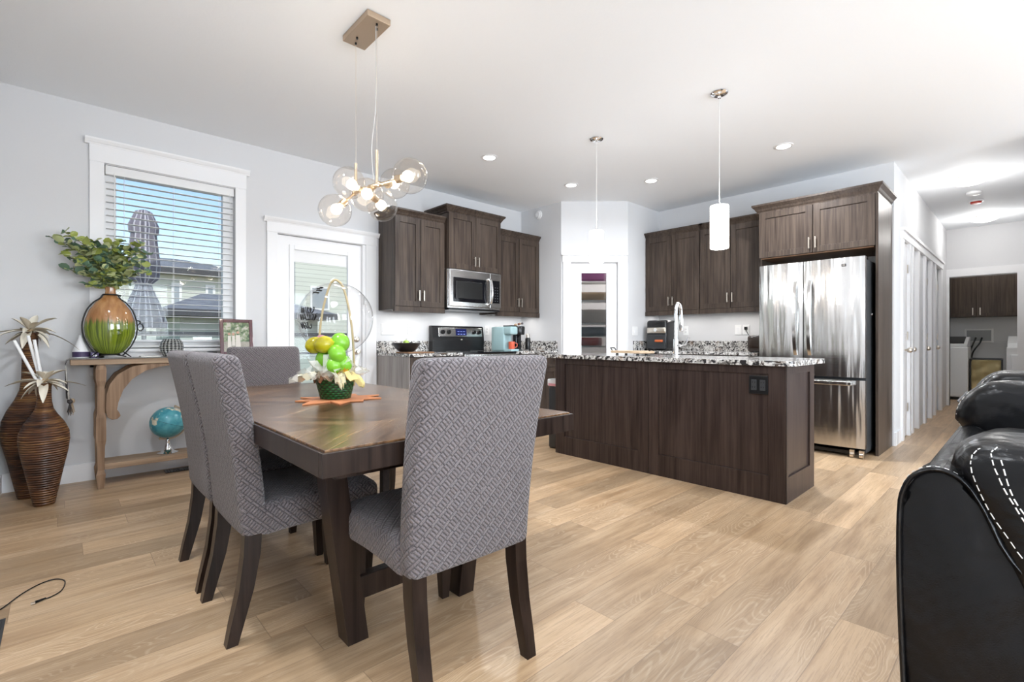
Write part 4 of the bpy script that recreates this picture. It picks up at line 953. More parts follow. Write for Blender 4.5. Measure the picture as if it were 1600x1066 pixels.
# fruit bowl on a cutting board
tag(obj('cutting_board', bx(2.50, 2.80, 4.17, 4.42, .9125, .927, bev=.005), wood('chopping_board_wood', (.16, .08, .04), (.30, .17, .09), .5, 0)), 'brown wooden cutting board under the black fruit bowl', 'board')
bm = bmesh.new(); lathe(bm, [(0, 0), (.07, 0), (.085, .008), (.125, .05), (.150, .088), (.146, .090), (.118, .052), (.075, .014), (0, .012)], 36, (2.61, 4.40, .928)); tag(obj('fruit_bowl', bm, mat('dark_bowl', (.02, .018, .018), .3), smooth=60), 'wide dark bowl of fruit on the worktop by the patio door', 'bowl')
gf, yf = mat('green_pear_skin', (.35, .50, .08), .4), mat('brown_kiwi_skin', (.16, .09, .04), .7)
for k, (x, y, z, r, mm, lab, c_) in enumerate(((2.60, 4.39, 1.01, .034, gf, 'green apple on top of the pile in the fruit bowl', 'apple'), (2.565, 4.36, .985, .03, gf, 'green apple low in the left of the fruit bowl', 'apple'), (2.655, 4.37, .985, .028, yf, 'brown kiwi at the right of the fruit bowl', 'kiwi'), (2.69, 4.42, .985, .026, yf, 'brown kiwi at the right rim of the fruit bowl', 'kiwi'), (2.62, 4.45, .985, .03, yf, 'brown kiwi at the back of the fruit bowl', 'kiwi'))):
    t = thing(c_, lab, c_, (x, y, z - r), 'fruit in the dark bowl'); bm = bmesh.new(); sphere(bm, (x, y, z), r, 14, (1, 1, 1.1)); obj('flesh', bm, mm, t, smooth=180)
    bm = bmesh.new(); tube(bm, [(x, y, z + r), (x + .006, y, z + r + .016)], .002, 5); obj('stalk', bm, M['black'], t)
# coffee makers
t = thing('coffee_maker', 'pale aqua single-cup coffee maker on the worktop right of the range', 'coffee maker', (4.0, 4.42, .9125))
aq = mat('aqua_plastic', (.36, .52, .54), .35)
bm = bmesh.new(); rbox(bm, (3.93, 4.36, .9125), (4.06, 4.60, 1.21), .02, n=3, q=2); obj('body', bm, aq, t, smooth=50)
bm = bmesh.new(); rbox(bm, (3.935, 4.24, 1.11), (4.055, 4.40, 1.21), .02, n=3, q=2); obj('brew_head', bm, aq, t, smooth=50)
obj('drip_tray', bx(3.93, 4.06, 4.23, 4.36, .9125, .935, bev=.004), aq, t)
obj('top_handle', bx(3.955, 4.04, 4.26, 4.40, 1.21, 1.226, bev=.004), M['dgrey'], t)
t = thing('coffee_mug', 'orange-red mug standing on the tray of the aqua coffee maker', 'mug', (3.995, 4.29, .935)); rm_ = mat('orange_red_ceramic', (.70, .13, .07), .3)
bm = bmesh.new(); lathe(bm, [(0, 0), (.036, 0), (.038, .004), (.038, .092), (.035, .092), (.034, .008), (0, .008)], 24, (3.995, 4.29, .936)); obj('cup', bm, rm_, t, smooth=50)
bm = bmesh.new(); tube(bm, smoothpath([(4.03, 4.28, 1.01), (4.062, 4.27, 1.005), (4.062, 4.27, .965), (4.03, 4.28, .955)], 4), .005, 6); obj('handle', bm, rm_, t, smooth=60)
t = thing('espresso_machine', 'black capsule coffee machine with a round head, right of the aqua one', 'coffee maker', (4.20, 4.42, .9125))
bm = bmesh.new(); lathe(bm, [(0, 0), (.055, 0), (.055, .25), (0, .25)], 24, (4.17, 4.50, .9125)); obj('water_tank', bm, mat('smoked_plastic', (.05, .045, .045), .12), t, smooth=50)
bm = bmesh.new(); lathe(bm, [(0, .20), (.07, .20), (.075, .215), (.078, .29), (.07, .305), (0, .31)], 28, (4.22, 4.40, .9125)); obj('head', bm, M['black'], t, smooth=50)
bm = bmesh.new(); rbox(bm, (4.17, 4.40, .9125), (4.27, 4.50, 1.13), .015, n=2, q=2); obj('column', bm, M['blackgloss'], t, smooth=50)
obj('base', bx(4.16, 4.28, 4.28, 4.50, .9125, .93, bev=.004), M['chrome'], t)
t = thing('capsule_rack', 'small wooden capsule holder standing behind the black coffee machine', 'rack', (4.33, 4.50, .9125))
bm = bmesh.new(); cyl(bm, (4.33, 4.55, .9125), (4.33, 4.55, 1.23), .028, 14); obj('post', bm, mat('copper_brown', (.22, .10, .04), .35), t, smooth=50)
r_ = random.Random(8)
for k in range(5):
    bm = bmesh.new(); sphere(bm, (4.20 + .03 * k, 4.44 + .02 * r_.random(), 1.236 + .006 * k % 2), .016, 10); tag(obj('coffee_capsule', bm, mat('capsule_%d' % k, ((.35, .2, .1), (.5, .35, .2), (.2, .08, .05), (.4, .3, .2), (.1, .08, .08))[k], .3), smooth=180), 'small coffee capsule lying on top of the black coffee machine', 'capsule', 'capsules on the coffee machine')
t = thing('spray_bottle', 'small black bottle with a silver neck right of the coffee machines', 'bottle', (4.40, 4.40, .9125))
bm = bmesh.new(); lathe(bm, [(0, 0), (.033, 0), (.035, .005), (.035, .15), (.025, .165), (0, .165)], 20, (4.40, 4.42, .9125)); obj('body', bm, M['black'], t, smooth=50)
bm = bmesh.new(); lathe(bm, [(.024, .165), (.024, .195), (.018, .21), (0, .212)], 20, (4.40, 4.42, .9125)); obj('cap', bm, M['nickel'], t, smooth=50)
# toaster oven / air fryer
t = thing('air_fryer', 'tall black air fryer with a silver band on the fridge-wall worktop', 'air fryer', (5.72, 3.28, .9125))
bm = bmesh.new(); rbox(bm, (5.58, 3.13, .9125), (5.88, 3.42, 1.30), .035, n=4, q=3); obj('body', bm, M['black'], t, smooth=50)
bm = bmesh.new(); rbox(bm, (5.572, 3.14, 1.13), (5.72, 3.41, 1.21), .02, n=3, q=2); bd = obj('control_band', bm, M['nickel'], t, smooth=50)
bm = bmesh.new(); cyl(bm, (5.572, 3.275, 1.175), (5.556, 3.275, 1.175), .022, 18); obj('dial', bm, M['chrome'], bd, smooth=50)
obj('drawer', bx(5.566, 5.585, 3.15, 3.40, .935, 1.115, bev=.006), M['dgrey'], t)
bm = bmesh.new(); rbox(bm, (5.53, 3.17, 1.02), (5.57, 3.27, 1.05), .008, n=1, q=2); obj('handle', bm, mat('orange_handle', (.55, .13, .04), .4), t, smooth=50)
# toaster
t = thing('toaster', 'small black toaster beside the fridge, plugged into the wall', 'toaster', (5.72, 2.10, .9125))
bm = bmesh.new(); rbox(bm, (5.62, 1.99, .9125), (5.84, 2.17, 1.10), .03, n=3, q=3); obj('body', bm, mat('bronze_black_toaster', (.03, .018, .012), .2, coat=.5), t, smooth=50)
obj('slots', bx((5.65, 5.81, 2.04, 2.06, 1.0985, 1.1015), (5.65, 5.81, 2.10, 2.12, 1.0985, 1.1015)), M['black'], t)
bm = bmesh.new(); tube(bm, smoothpath([(6.0, 2.325, 1.19), (5.97, 2.32, 1.18), (5.95, 2.27, 1.10), (5.93, 2.20, 1.05), (5.85, 2.14, 1.03)], 5), .004, 6); box(bm, 5.985, 6.01, 2.31, 2.34, 1.17, 1.205); obj('power_cord', bm, M['black'], t)

# ------------------------------------------------------------------ console table
cn = thing('console_table', 'long weathered wood console table with arched brackets under the window', 'table', (.63, 4.6, 0))
CX0, CX1, CY0, CY1 = .045, 1.30, 4.44, 4.78
obj('tabletop', bx(CX0, CX1, CY0, CY1, .875, .915, bev=.004), M['consoleh'], cn)
obj('lower_shelf', bx(.225, 1.13, 4.49, 4.73, .125, .165, bev=.004), M['consoleh'], cn)
for (x, s) in ((.205, 1), (1.15, -1)):
    for y in (4.47, 4.75):
        bm = bmesh.new(); prof = [(.016, 0), (.02, .03), (.026, .10), (.018, .13), (.022, .30), (.028, .34), (.028, .50), (.020, .54), (.020, .72), (.028, .76), (.030, .84), (.022, .875)]
        sweep(bm, [[(x - r, y - r * .8, z), (x + r, y - r * .8, z), (x + r, y + r * .8, z), (x - r, y + r * .8, z)] for r, z in prof]); obj('leg', bm, M['console'], cn)
        o_ = [(.03, .66), (.045, .73), (.09, .80), (.17, .855), (.27, .874), (.42, .874), (.42, .858), (.34, .85), (.25, .825), (.17, .765), (.12, .69), (.095, .60), (.085, .55), (.10, .53), (.108, .505), (.09, .483), (.06, .48), (.035, .50), (.026, .56)]
        pts = [(x + s * (a), z) for a, z in o_]; bm = bmesh.new(); prism(bm, pts, y - .016, y + .016, axis=1, bev=.003); obj('arched_bracket', bm, M['console'], cn)
# striped runner lying on the console, hanging over the left end
m, t_, b = nodes('striped_runner_cloth'); g = N(t_); pz = g.xyz(g.obj()); f = g.m('FRACT', g.m('MULTIPLY', g.m('ADD', pz[1], 10.0), 26.0)); n_ = g.noise(g.obj(), 90, 3)
g.put(b.inputs['Base Color'], g.mix(g.m('GREATER_THAN', g.m('ADD', f, g.m('MULTIPLY', n_, .5)), .82), (.62, .60, .56), (.05, .05, .055))); b.inputs['Roughness'].default_value = .9; g.bump(n_, b, .6, .003)
rn = thing('table_runner', 'black and cream striped runner with tassels hanging over the console end', 'table runner', (.63, 4.55, .916))
bm = bmesh.new(); pth = [(1.27, .917), (.9, .917), (.5, .917), (.15, .917), (.045, .918), (.028, .910), (.020, .885), (.024, .80), (.030, .70), (.034, .64)]
rows = []
for i, (x, z) in enumerate(pth):
    pin = max(0, (.90 - z) / .26); w0 = .135 * (1 - .40 * min(pin, 1)); rows.append([bm.verts.new((x + .010 * math.sin(j * 1.9) * min(pin, 1), 4.565 + w0 * (j / 5 - 1), z)) for j in range(11)])
for a, b_ in zip(rows, rows[1:]):
    for j in range(10): bm.faces.new((a[j], a[j + 1], b_[j + 1], b_[j]))
o = obj('cloth', bm, m, rn, smooth=180); o.modifiers.new('thick', 'SOLIDIFY').thickness = .003
for k in range(4):
    y = 4.53 + .024 * k; x = .045 + .012 * (k % 2)
    bm = bmesh.new(); sphere(bm, (x, y, .622), .016, 10); 
    for q in range(7): tube(bm, [(x, y, .615), (x + .014 * math.cos(q), y + .014 * math.sin(q), .545 - .01 * (q % 3))], .0018, 4)
    obj('tassel', bm, mat('tassel_cream', (.50, .38, .26), .9) if k % 2 else mat('tassel_black', (.08, .07, .07), .9), rn)
# big glass vase in its iron stand
m, t_, b = nodes('amber_green_glaze'); g = N(t_); pz = g.xyz(g.obj()); an = g.m('ARCTAN2', pz[1], pz[0])
drip = g.noise(g.comb(g.m('MULTIPLY', an, 4.2), g.m('MULTIPLY', pz[2], .9), 0.0), 2.6, 3, .6); h = g.m('ADD', pz[2], g.m('MULTIPLY', g.m('SUBTRACT', drip, .5), .16))
g.put(b.inputs['Base Color'], g.mix(g.ramp(h, [(.225, (0, 0, 0)), (.255, (1, 1, 1))]), g.ramp(drip, [(.38, (.045, .07, .006)), (.60, (.20, .26, .02))]), g.ramp(g.noise(g.scale(g.obj(), (30, 30, 3)), 1, 2), [(.3, (.26, .11, .035)), (.7, (.45, .23, .09))])))
b.inputs['Roughness'].default_value = .08; b.inputs['Coat Weight'].default_value = .6
VC = (.265, 4.61, .945)
gv = thing('glass_vase', 'round flask vase glazed amber above and dripping green below, on the console', 'vase', VC)
bm = bmesh.new(); lathe(bm, [(0, 0), (.05, 0), (.075, .012), (.112, .06), (.140, .13), (.147, .19), (.142, .25), (.120, .32), (.085, .375), (.050, .41), (.034, .435), (.030, .46), (.033, .495), (.040, .515), (.036, .515), (.028, .49), (.024, .45), (0, .44)], 44, VC, .62); obj('body', bm, m, gv, smooth=180)
iron = mat('black_iron', (.012, .011, .011), .45, .6)
vs_ = thing('vase_stand', 'black wrought iron scroll stand clasping the round glazed vase', 'stand', (VC[0], VC[1], .9185))
bm = bmesh.new(); tube(bm, [(VC[0] + .042 * math.cos(a), VC[1] + .036 * math.sin(a), VC[2] + .435) for a in [2 * PI * k / 24 for k in range(24)]], .005, 6, True); tube(bm, [(VC[0] + .042, VC[1], VC[2] + .435), (VC[0] + .062, VC[1], VC[2] + .43)], .006, 6); obj('neck_collar', bm, iron, vs_)
for s in (-1, 1):
    bm = bmesh.new(); pts = [(s * .042, .435), (s * .060, .405), (s * .095, .375), (s * .130, .32), (s * .151, .25), (s * .156, .19), (s * .149, .13), (s * .122, .06), (s * .085, .005), (s * .07, -.010)]
    tube(bm, smoothpath([(VC[0] + a, VC[1], VC[2] + z) for a, z in pts], 4), .005, 6); obj('side_arm', bm, iron, vs_, smooth=60)
    bm = bmesh.new(); sc_ = [(VC[0] + s * (.07 + .028 * (1 - k / 22) * math.cos(k * .42) + .02), VC[1] - .03, .9185 + .028 + .024 * (1 - k / 22) * math.sin(k * .42 - 1.6)) for k in range(16)]
    tube(bm, sc_, .004, 6); obj('scroll_foot', bm, iron, vs_, smooth=60)
    bm = bmesh.new(); tube(bm, smoothpath([(VC[0] + s * .02, VC[1] - .05, .944), (VC[0] + s * .05, VC[1] - .07, .936), (VC[0] + s * .085, VC[1] - .085, .926)], 4), .004, 6); obj('front_foot', bm, iron, vs_)
bm = bmesh.new(); tube(bm, [(VC[0] + .175 + .018 * math.cos(a), VC[1], VC[2] + .20 + .026 * math.sin(a)) for a in [2 * PI * k / 18 for k in range(18)]], .004, 6, True); tube(bm, [(VC[0] + .155, VC[1], VC[2] + .25), (VC[0] + .172, VC[1], VC[2] + .245), (VC[0] + .175, VC[1], VC[2] + .226)], .005, 6); obj('ring', bm, iron, vs_)
bm = bmesh.new(); tube(bm, [(VC[0] + .055 * math.cos(a), VC[1] + .036 * math.sin(a), .941) for a in [2 * PI * k / 24 for k in range(24)]], .004, 6, True); obj('seat_ring', bm, iron, vs_)
# eucalyptus in the vase
fo = thing('eucalyptus_bunch', 'bushy bunch of green eucalyptus stems standing in the round vase', 'plant', (VC[0], VC[1], VC[2] + .50))
r_ = random.Random(21); stems = bmesh.new(); lm = [bmesh.new() for _ in range(3)]
O = V((VC[0], VC[1], VC[2] + .45))
TG = [(-.30, .33, .02), (-.27, .22, -.05), (-.20, .31, .06), (-.15, .30, -.1), (-.16, .20, .1), (-.09, .33, .03), (-.02, .31, -.08), (.04, .27, .06), (.10, .32, 0), (.16, .30, -.06), (.19, .22, .08), (.21, .14, 0), (-.22, .12, .02), (-.12, .10, -.12), (.12, .12, -.1), (.02, .18, -.12), (-.08, .22, .1), (.06, .10, .12), (-.24, .28, -.08), (.14, .20, -.1), (-.13, .02, -.04), (-.05, .13, -.13), (.0, .24, 0), (.10, .05, -.05), (-.18, .16, -.12), (-.25, .38, .0), (.06, .36, .04), (.18, .36, .02), (-.10, .28, .12), (.22, .28, -.04)]
for (dx, dz, dy) in TG:
    E_ = O + V((dx, dy, dz + .03)); Mi = O + V((dx * .35, dy * .35, dz * .65 + .03)); pth = smoothpath([O, O + V((dx * .05, dy * .05, .07)), Mi, E_], 5)
    tube(stems, pth, .0022, 5)
    for i in range(4, len(pth)):
        for s in (0, 1, 2):
            a = r_.random() * 6.28; n = V((math.cos(a), math.sin(a), r_.random() * 1.2 - .3)).normalized(); R = .016 + .014 * r_.random(); c_ = pth[i] + n * R * 1.1
            u = n; v = n.cross(V((r_.random() - .5, r_.random() - .5, r_.random()))).normalized(); bm = lm[r_.randrange(3)]
            w_ = u.cross(v); vs = []
            for k in range(9): q = 2 * PI * k / 9; vs.append(bm.verts.new(c_ + u * R * 1.15 * math.cos(q) + v * R * math.sin(q) + w_ * R * .25 * math.cos(2 * q)))
            ce = bm.verts.new(c_)
            for k in range(9): bm.faces.new((ce, vs[k], vs[(k + 1) % 9]))
obj('stems', stems, mat('stem_brown', (.16, .15, .07), .6), fo)
for bm, cc, nm in zip(lm, ((.33, .38, .09), (.12, .20, .13), (.50, .54, .27)), ('leaves', 'leaves', 'leaves')): obj(nm, bm, mat('eucalyptus_%g' % cc[0], cc, .5), fo, smooth=180)
# woven pot, candle jar, folded papers, photo frame
m, t_, b = nodes('silver_woven_pot'); g = N(t_); pz = g.xyz(g.obj()); an = g.m('MULTIPLY', g.m('ARCTAN2', pz[1], pz[0]), 9.0); zz = g.m('MULTIPLY', pz[2], 230.0)
h = g.m('MULTIPLY', g.m('SINE', g.m('ADD', an, zz)), g.m('SINE', g.m('SUBTRACT', an, zz))); g.put(b.inputs['Base Color'], g.ramp(g.m('MULTIPLY_ADD', h, .5, .5), [(.42, (.03, .03, .03)), (.55, (.62, .62, .60))])); b.inputs['Metallic'].default_value = .5; b.inputs['Roughness'].default_value = .3; g.bump(h, b, 1, .006)
bm = bmesh.new(); lathe(bm, [(0, 0), (.045, 0), (.055, .006), (.074, .04), (.079, .075), (.072, .11), (.055, .135), (.050, .138), (.064, .11), (.070, .075), (.05, .01), (0, .01)], 36, (.635, 4.60, .919)); tag(obj('lantern_pot', bm, m, smooth=180), 'small round pot with a silver and black woven pattern on the console', 'pot')
t = thing('candle_jar', 'white candle jar with a purple label at the left end of the console', 'candle', (.10, 4.64, .919))
bm = bmesh.new(); lathe(bm, [(0, 0), (.045, 0), (.047, .004), (.047, .05), (.045, .05), (.03, .10), (.016, .14), (.012, .165), (0, .17)], 28, (.105, 4.66, .919)); obj('jar', bm, M['white'], t, smooth=50)
bm = bmesh.new(); lathe(bm, [(.0476, .008), (.0484, .008), (.0484, .045), (.0476, .045)], 28, (.105, 4.66, .919)); obj('label', bm, mat('purple_label', (.06, .04, .10), .5), t)
t = thing('purple_box', 'small dark purple box with white marks beside the candle jar', 'box', (.175, 4.66, .919)); obj('box', bx(.155, .20, 4.60, 4.65, .919, .960), mat('purple_card', (.06, .04, .12), .5), t)
obj('white_mark', bx((.165, .175, 4.599, 4.6005, .93, .95), (.18, .19, 4.599, 4.6005, .926, .940)), M['white'], t)
t = tag(obj('folded_paper', bx((.44, .56, 4.56, 4.70, .919, .926),), mat('paper', (.75, .74, .70), .7)), 'folded white paper lying on the console between vase and pot', 'paper')
t = tag(obj('spectacles_case', bx(.88, .95, 4.60, 4.66, .919, .955, bev=.012), M['black']), 'small black case lying on the console left of the photo frame', 'case')
pf = thing('photo_frame', 'dark red picture frame with a family photo, leaning on the console', 'picture frame', (1.09, 4.6, .919))
def tiltf(bm): bmesh.ops.rotate(bm, verts=bm.verts[:], cent=(1.09, 4.58, .919), matrix=Matrix.Rotation(-.13, 3, 'X')); return bm
FX0, FX1, FZ0, FZ1 = .965, 1.215, .921, 1.225
obj('frame', tiltf(bx((FX0, FX0 + .028, 4.57, 4.588, FZ0, FZ1), (FX1 - .028, FX1, 4.57, 4.588, FZ0, FZ1), (FX0 + .028, FX1 - .028, 4.57, 4.588, FZ0, FZ0 + .028), (FX0 + .028, FX1 - .028, 4.57, 4.588, FZ1 - .028, FZ1), bev=.003)), mat('oxblood_frame', (.07, .006, .012), .2, coat=.5), pf)
m, t_, b = nodes('photo_print'); g = N(t_); pz = g.xyz(g.obj()); n_ = g.noise(g.obj(), 38, 3, .6); k1 = g.ramp(n_, [(.38, (.04, .08, .03)), (.5, (.16, .22, .10)), (.62, (.42, .40, .33))])
dn = g.m('LESS_THAN', pz[2], .115); g.put(b.inputs['Base Color'], g.mix(dn, k1, g.ramp(n_, [(.3, (.22, .20, .16)), (.7, (.40, .37, .30))]))); b.inputs['Roughness'].default_value = .25
ph = obj('photo_print', tiltf(bx(FX0 + .028, FX1 - .028, 4.577, 4.585, FZ0 + .028, FZ1 - .028)), m, pf)
def fig(x, z0, h, w_):
    bm = bmesh.new(); prism(bm, [(x - w_, z0), (x + w_, z0), (x + w_ * .8, z0 + h * .7), (x - w_ * .8, z0 + h * .7)], 4.5755, 4.577, 1); return tiltf(bm)
for k, (x, z0, h, w_) in enumerate(((1.035, .985, .14, .014), (1.065, 1.0, .12, .012), (1.10, .965, .18, .020))):
    obj('figure_in_photo', fig(x, z0, h, w_), mat('photo_white_clothes_%d' % k, (.62, .58, .52), .4), ph)
    bm = bmesh.new(); cyl(bm, (x, 4.5755, z0 + h * .82), (x, 4.577, z0 + h * .82), .011, 12); obj('face_in_photo', tiltf(bm), mat('photo_skin_%d' % k, (.45, .26, .18), .4), ph)
obj('easel_back', bx(1.07, 1.11, 4.60, 4.66, .921, .925), M['black'], pf)
# globe on the lower shelf
gt = thing('desk_globe', 'small turquoise desk globe on a chrome stand, on the lower console shelf', 'globe', (.61, 4.6, .1655))
bm = bmesh.new(); lathe(bm, [(0, 0), (.068, 0), (.070, .006), (.05, .014), (.028, .03), (.018, .06), (.013, .085), (.016, .10), (.008, .115), (0, .118)], 28, (.61, 4.60, .1655)); obj('stand', bm, M['chrome'], gt, smooth=60)
m, t_, b = nodes('world_map_ball'); g = N(t_); n_ = g.noise(g.obj(), 7.5, 4, .55); n2 = g.noise(g.obj(), 30, 3)
pz = g.xyz(g.obj())
oc = g.ramp(n2, [(.3, (.045, .26, .33)), (.7, (.11, .40, .46))]); la = g.ramp(n2, [(.3, (.55, .50, .34)), (.7, (.80, .76, .62))]); g.put(b.inputs['Base Color'], g.mix(g.ramp(g.m('ADD', n_, g.m('MULTIPLY_ADD', pz[2], .9, -.27)), [(.55, (0, 0, 0)), (.575, (1, 1, 1))]), oc, la)); b.inputs['Roughness'].default_value = .3
GC = V((.61, 4.60, .405)); bm = bmesh.new(); sphere(bm, GC, .118, 40); gb_ = obj('globe_ball', bm, m, gt, smooth=180)
bm = bmesh.new(); axv = V((.38, 0, .925)).normalized(); e1 = V((.925, 0, -.38)); e2 = V((0, 1, 0)); tube(bm, [GC + (e1 * math.cos(a) + e2 * math.sin(a)) * .1185 for a in [2 * PI * k / 48 for k in range(48)]], .0012, 5, True); obj('equator_line', bm, mat('dark_teal', (.01, .09, .12), .4), gb_)
bm = bmesh.new(); tube(bm, [GC + (axv * math.cos(a) + V((.925, 0, -.38)) * math.sin(a) * 1) * .130 for a in [PI * k / 24 for k in range(25)]], .006, 8); sphere(bm, GC + axv * .130, .010, 10); sphere(bm, GC - axv * .130, .010, 10); obj('meridian_arm', bm, M['brass'], gt, smooth=60)
# floor register under the console
t = thing('floor_vent', 'black floor register below the console beside the window wall', 'vent', (.72, 4.68, 0)); obj('frame', bx(.60, .90, 4.625, 4.74, .0005, .006, bev=.002), M['black'], t)
obj('slots', bx(*[(.615 + k * .018, .622 + k * .018, 4.64, 4.725, .0055, .0075) for k in range(15)]), M['dgrey'], t)

# ------------------------------------------------------------------ floor vases with dried flowers
m, t_, b = nodes('ribbed_rattan_vase'); g = N(t_); pz = g.xyz(g.obj()); rib = g.m('SINE', g.m('ADD', g.m('MULTIPLY', pz[2], 420.0), g.m('MULTIPLY', g.noise(g.obj(), 6, 2), 3.0)))
n_ = g.noise(g.scale(g.obj(), (7, 7, 60)), 1, 4, .6); n2 = g.noise(g.obj(), 5, 3); c = g.ramp(g.m('ADD', g.m('MULTIPLY', n_, .5), g.m('MULTIPLY', n2, .5)), [(.38, (.030, .012, .007)), (.5, (.115, .045, .018)), (.62, (.27, .135, .045))])
g.put(b.inputs['Base Color'], g.mix(g.m('MULTIPLY', g.m('LESS_THAN', rib, -.6), .5), c, (.02, .009, .005))); b.inputs['Roughness'].default_value = .38; g.bump(rib, b, .7, .004); rattan = m
petal, petal2, pcore = mat('cream_dried_petal', (.74, .69, .58), .6), mat('petal_back_taupe', (.50, .43, .33), .7), mat('petal_tan', (.42, .29, .15), .6)
def floor_vase(x, y, S, H, label, flab, seed, sticks, prof, fr_):
    v_ = thing('floor_vase', label, 'vase', (x, y, 0), 'tall ribbed floor vases')
    bm = bmesh.new(); lathe(bm, [(r * S, z * H) for r, z in prof], 44, (x, y, 0)); obj('body', bm, rattan, v_, smooth=180)
    f_ = thing('dried_flower', flab, 'flower', (x, y, H)); r_ = random.Random(seed); bm = [bmesh.new(), bmesh.new()]
    for k in range(24):
        a = 2 * PI * k / 24 * 2.4 + r_.random() * .4; up = (.85, .25, .0, -.45)[k % 4] + .2 * (r_.random() - .5); L = fr_ * (.8 + .4 * r_.random()) * (1.45 if k % 4 == 2 else .95); Wd = (.011 if k % 4 == 2 else .021) * (.8 + .4 * r_.random())
        d = V((math.cos(a) * math.cos(up), math.sin(a) * math.cos(up), math.sin(up))); s = d.cross(V((0, 0, 1))).normalized(); n = s.cross(d); rows = []; curl = .45 * (r_.random() - .2)
        for i in range(9):
            f = i / 8; c_ = V((x, y, H + .01)) + d * L * f + n * (-curl * L * f * f) + V((0, 0, -.12 * L * f ** 3)); w_ = Wd * (math.sin(PI * min(f * .92 + .06, 1)) ** .8)
            rows.append([c_ + s * w_ * q + n * w_ * .55 * abs(q) for q in (-1, -.5, 0, .5, 1)])
        for off, B_ in ((0, bm[0]), (-.0016, bm[1])):
            R = [[B_.verts.new(p + n * off) for p in rw] for rw in rows]
            for a_, b_ in zip(R, R[1:]):
                for j in range(4): B_.faces.new((a_[j], a_[j + 1], b_[j + 1], b_[j]))
    obj('petals', bm[0], petal, f_, smooth=180); obj('petal_backs', bm[1], petal2, f_, smooth=180)
    bm = bmesh.new(); sphere(bm, (x, y, H + .012), .022, 12, (1, 1, .8)); obj('flower_centre', bm, pcore, f_)
    for (dx, dy, z1) in sticks:
        bm = bmesh.new(); tube(bm, [(x + dx * .12, y + dy * .12, H - .03), (x + dx, y + dy, z1)], .0085, 10); tag(obj('white_stick', bm, M['wplastic'], smooth=50), 'white stick rising out of the front floor vase', 'stick', 'white sticks in the front floor vase')
VP = [(0, 0), (.40, 0), (.43, .012), (.60, .16), (.80, .33), (.935, .44), (1.0, .53), (.97, .60), (.80, .67), (.50, .745), (.36, .79), (.30, .84), (.275, .90), (.28, .97), (.34, 1.0), (.30, 1.0), (.22, .96), (0, .95)]
VP2 = [(0, 0), (.42, 0), (.45, .01), (.58, .10), (.78, .24), (.94, .33), (1.0, .40), (.95, .47), (.78, .53), (.52, .595), (.36, .65), (.30, .72), (.28, .82), (.28, .95), (.32, 1.0), (.28, 1.0), (.22, .96), (0, .95)]
floor_vase(-.078, 4.28, .122, .775, 'shorter ribbed brown floor vase, in front of the taller one', 'cream dried flower in the shorter front floor vase', 5, ((-.135, .02, 1.045), (-.075, .05, 1.075), (-.045, -.02, 1.05)), VP, .125)
floor_vase(-.152, 4.56, .142, 1.10, 'taller ribbed brown floor vase with a long neck, against the wall', 'cream dried flower on top of the taller rear floor vase', 11, (), VP2, .15)

# ------------------------------------------------------------------ cable and black mat on the floor
t = thing('charging_cable', 'thin black charging cable curling on the floor at the left edge', 'cable', (-.07, 2.75, .003))
bm = bmesh.new(); tube(bm, smoothpath([(-.30, 2.60, .003), (-.24, 2.66, .003), (-.173, 2.726, .003), (-.12, 2.83, .003), (-.071, 2.891, .003), (-.025, 2.91, .003), (.007, 2.875, .003), (.012, 2.82, .003), (-.001, 2.754, .003), (-.030, 2.72, .003), (-.048, 2.712, .004)], 6), .0026, 6); obj('cord', bm, M['black'], t, smooth=60)
bm = bmesh.new(); tube(bm, [(-.045, 2.713, .006), (-.075, 2.70, .006)], [.0035, .0055], 8); obj('plug', bm, M['black'], t)
obj('plug_tip', bx(-.088, -.075, 2.692, 2.702, .003, .008), M['nickel'], t)
t = thing('floor_register', 'black floor register with a grey rim at the lower left edge', 'vent', (-.22, 2.48, 0))
obj('rim', bx((-.295, -.152, 2.34, 2.625, .0005, .005),), M['dgrey'], t); obj('grille', bx(-.29, -.160, 2.35, 2.615, .0045, .0065), M['blackgloss'], t)

# ------------------------------------------------------------------ black leather sofa (its back to the kitchen)
so = thing('recliner_sofa', 'black leather recliner sofa with white contrast stitching, at the right edge', 'sofa', (2.1, -.3, 0))
SP = [(.128, .04), (.150, .35), (.160, .60), (.160, .74), (.154, .785), (.140, .812), (.118, .826), (.096, .826), (.072, .81), (.050, .77), (.02, .70), (-.05, .62), (-.16, .56), (-.16, .04)]
def shell(x0, x1, nm, grow=0, bev=.014):
    bm = bmesh.new(); prism(bm, [(y + (grow if y > .04 else 0), z + (grow if z > .7 else 0)) for y, z in SP], x0, x1, 0, bev); return obj(nm, bm, M['leather'], so, smooth=50)
wing = shell(1.10, 1.215, 'side_wing'); shell(1.218, 1.76, 'back_panel', -.004); shell(1.763, 2.43, 'back_panel', -.004); shell(2.433, 3.06, 'back_panel', -.004); shell(3.063, 3.17, 'side_wing')
bm = bmesh.new(); rbox(bm, (1.10, -.98, .04), (1.30, -.12, .62), .06, n=4, q=3); obj('armrest', bm, M['leather'], so, smooth=60)
bm = bmesh.new(); rbox(bm, (2.97, -.98, .04), (3.17, -.12, .62), .06, n=4, q=3); obj('armrest', bm, M['leather'], so, smooth=60)
for k, (a, b_) in enumerate(((1.31, 1.85), (1.86, 2.41), (2.42, 2.96))):
    bm = bmesh.new(); rbox(bm, (a, -.96, .10), (b_, -.14, .47), .06, n=4, q=3); obj('seat_cushion', bm, M['leather'], so, smooth=60)
